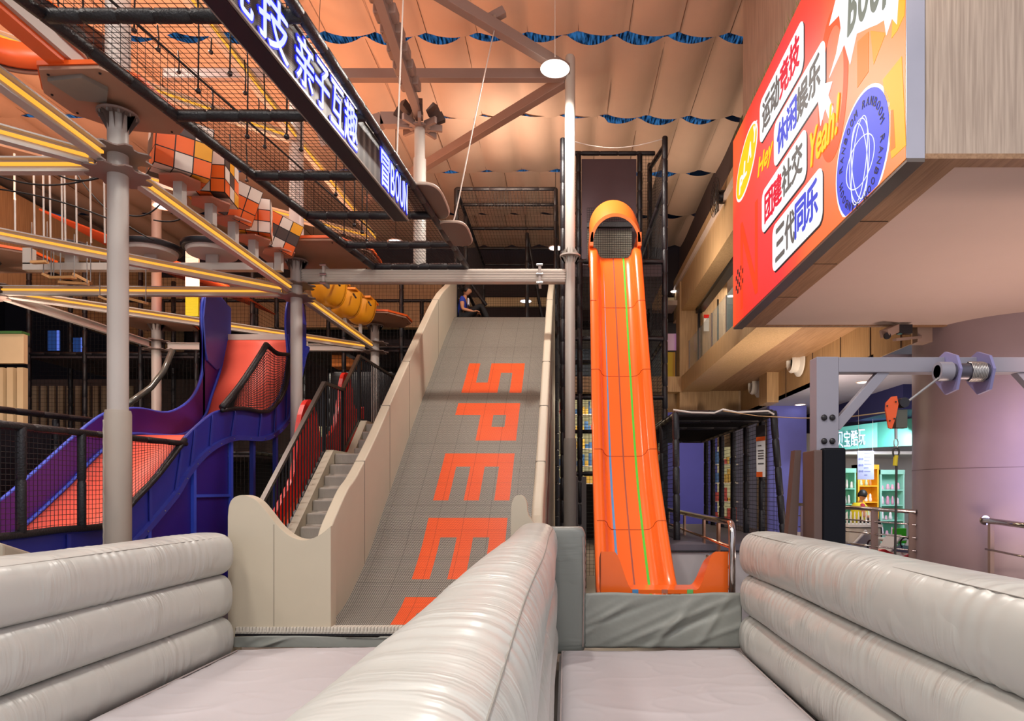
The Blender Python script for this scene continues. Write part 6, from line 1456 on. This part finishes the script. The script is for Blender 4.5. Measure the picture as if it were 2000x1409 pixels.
for s_ in 'LR':
    E += [('chs', 'sh'+s_), ('sh'+s_, 'el'+s_), ('el'+s_, 'wr'+s_), ('wr'+s_, 'hd'+s_), ('pel', 'hp'+s_), ('hp'+s_, 'kn'+s_), ('kn'+s_, 'an'+s_), ('an'+s_, 'to'+s_)]
    for i_ in range(4): E += [('hd'+s_, 'f%s%da' % (s_, i_)), ('f%s%da' % (s_, i_), 'f%s%db' % (s_, i_)), ('f%s%db' % (s_, i_), 'f%s%dc' % (s_, i_))]
    E += [('hd'+s_, 't%sa' % s_), ('t%sa' % s_, 't%sb' % s_)]
RR = {'pel': .13, 'wst': .115, 'chs': .13, 'nek': .05, 'hdb': .045}
for k in J:
    if k not in RR: RR[k] = {'sh': .062, 'el': .042, 'wr': .028, 'hd': .030, 'hp': .085, 'kn': .06, 'an': .04, 'to': .035}.get(k[:2], .009)
legs = {'pel', 'hpL', 'hpR', 'knL', 'knR', 'anL', 'anR'}; top_ = {'pel', 'wst', 'chs', 'shL', 'shR'}
J['slL'] = (.012, -.20, .39); J['slR'] = (.018, .20, .39); RR['slL'] = RR['slR'] = .055
E2 = E+[('shL', 'slL'), ('shR', 'slR')]
J2 = {k: v for k, v in J.items()}
tshirt = top_ | {'slL', 'slR'}
bodyE = [e for e in E]
def mk(label, loc, scl, head, fdir, sm, pm, legk=legs):
    global E
    E_ = E2
    t_, hc_ = person(label, loc, J, E_, RR, skin, head, fdir, hair, [('t_shirt', tshirt, sm, .018), ('trousers', legk, pm, .016)], sc=scl)
    return t_, hc_
pa, hc = mk('seated person in a blue T-shirt and black trousers on the platform at the ramp top', (-2.28, 14.78, 5.43), .95, (.10, 0, .765), (.88, -.25, -.35), mat('blue_tshirt', '1F3AA8', .7), mat('black_cloth', '0E0E12', .8))
for yy in (-.12, .14): MB().ball((-2.28+.62, 14.78+yy, 5.43+.05), .06, 12, sc=(1.9, .8, .8)).build('shoe', mat('black_cloth', '0E0E12', .8), pa, smooth=True)
MB().box((-2.15, 14.57, 5.79), (-2.12, 14.7, 5.93)).build('shirt_print', mat('shirt_print', 'D8D8E6', .7), pa)
# shop assistant, seen from behind
J0 = dict(J)
J.update({'hpL': (.05, -.10, .12), 'knL': (.42, -.12, .16), 'anL': (.46, -.12, -.30), 'toL': (.58, -.12, -.33), 'knR': (.42, .12, .16), 'anR': (.46, .12, -.30), 'toR': (.58, .12, -.33)})
pb, hc = mk('person with black hair in a yellow vest and red sleeves at the toy shop counter', (X_(1678, 16.4), 16.4, .82), 1.0, (.09, 0, .775), (.9, .35, -.3), mat('red_sleeve', 'C2304A', .7), mat('black_cloth', '0E0E12', .8))
m = MB(); b0 = Vector((X_(1678, 16.4), 16.4, .82))
m.lathe([(.18, .08), (.19, .3), (.2, .5), (.12, .60)], b0, 20); m.build('yellow_vest', mat('vest_yellow', 'D6C81E', .7), pb, smooth=True)
t = thing('stool', 'low stool under the person in the yellow vest', 'stool', (b0.x, b0.y, 0)); MB().lathe([(.18, 0), (.18, .06)], (b0.x, b0.y, .74), 20).build('seat', steel, t); MB().lathe([(.03, 0), (.03, .74)], (b0.x, b0.y, 0), 10).build('pedestal', steel, t)

t = thing('padded_wedge', 'beige padded wedge at the left edge behind the left inflatable barrier', 'wedge', (-4.5, 5.2, 0))
MB().prism([(5.0, 0), (5.9, 0), (5.9, 1.0), (5.0, 1.32)], 'X', -4.72, -4.12-.12).build('pad', padwall, t, bevel=.03)
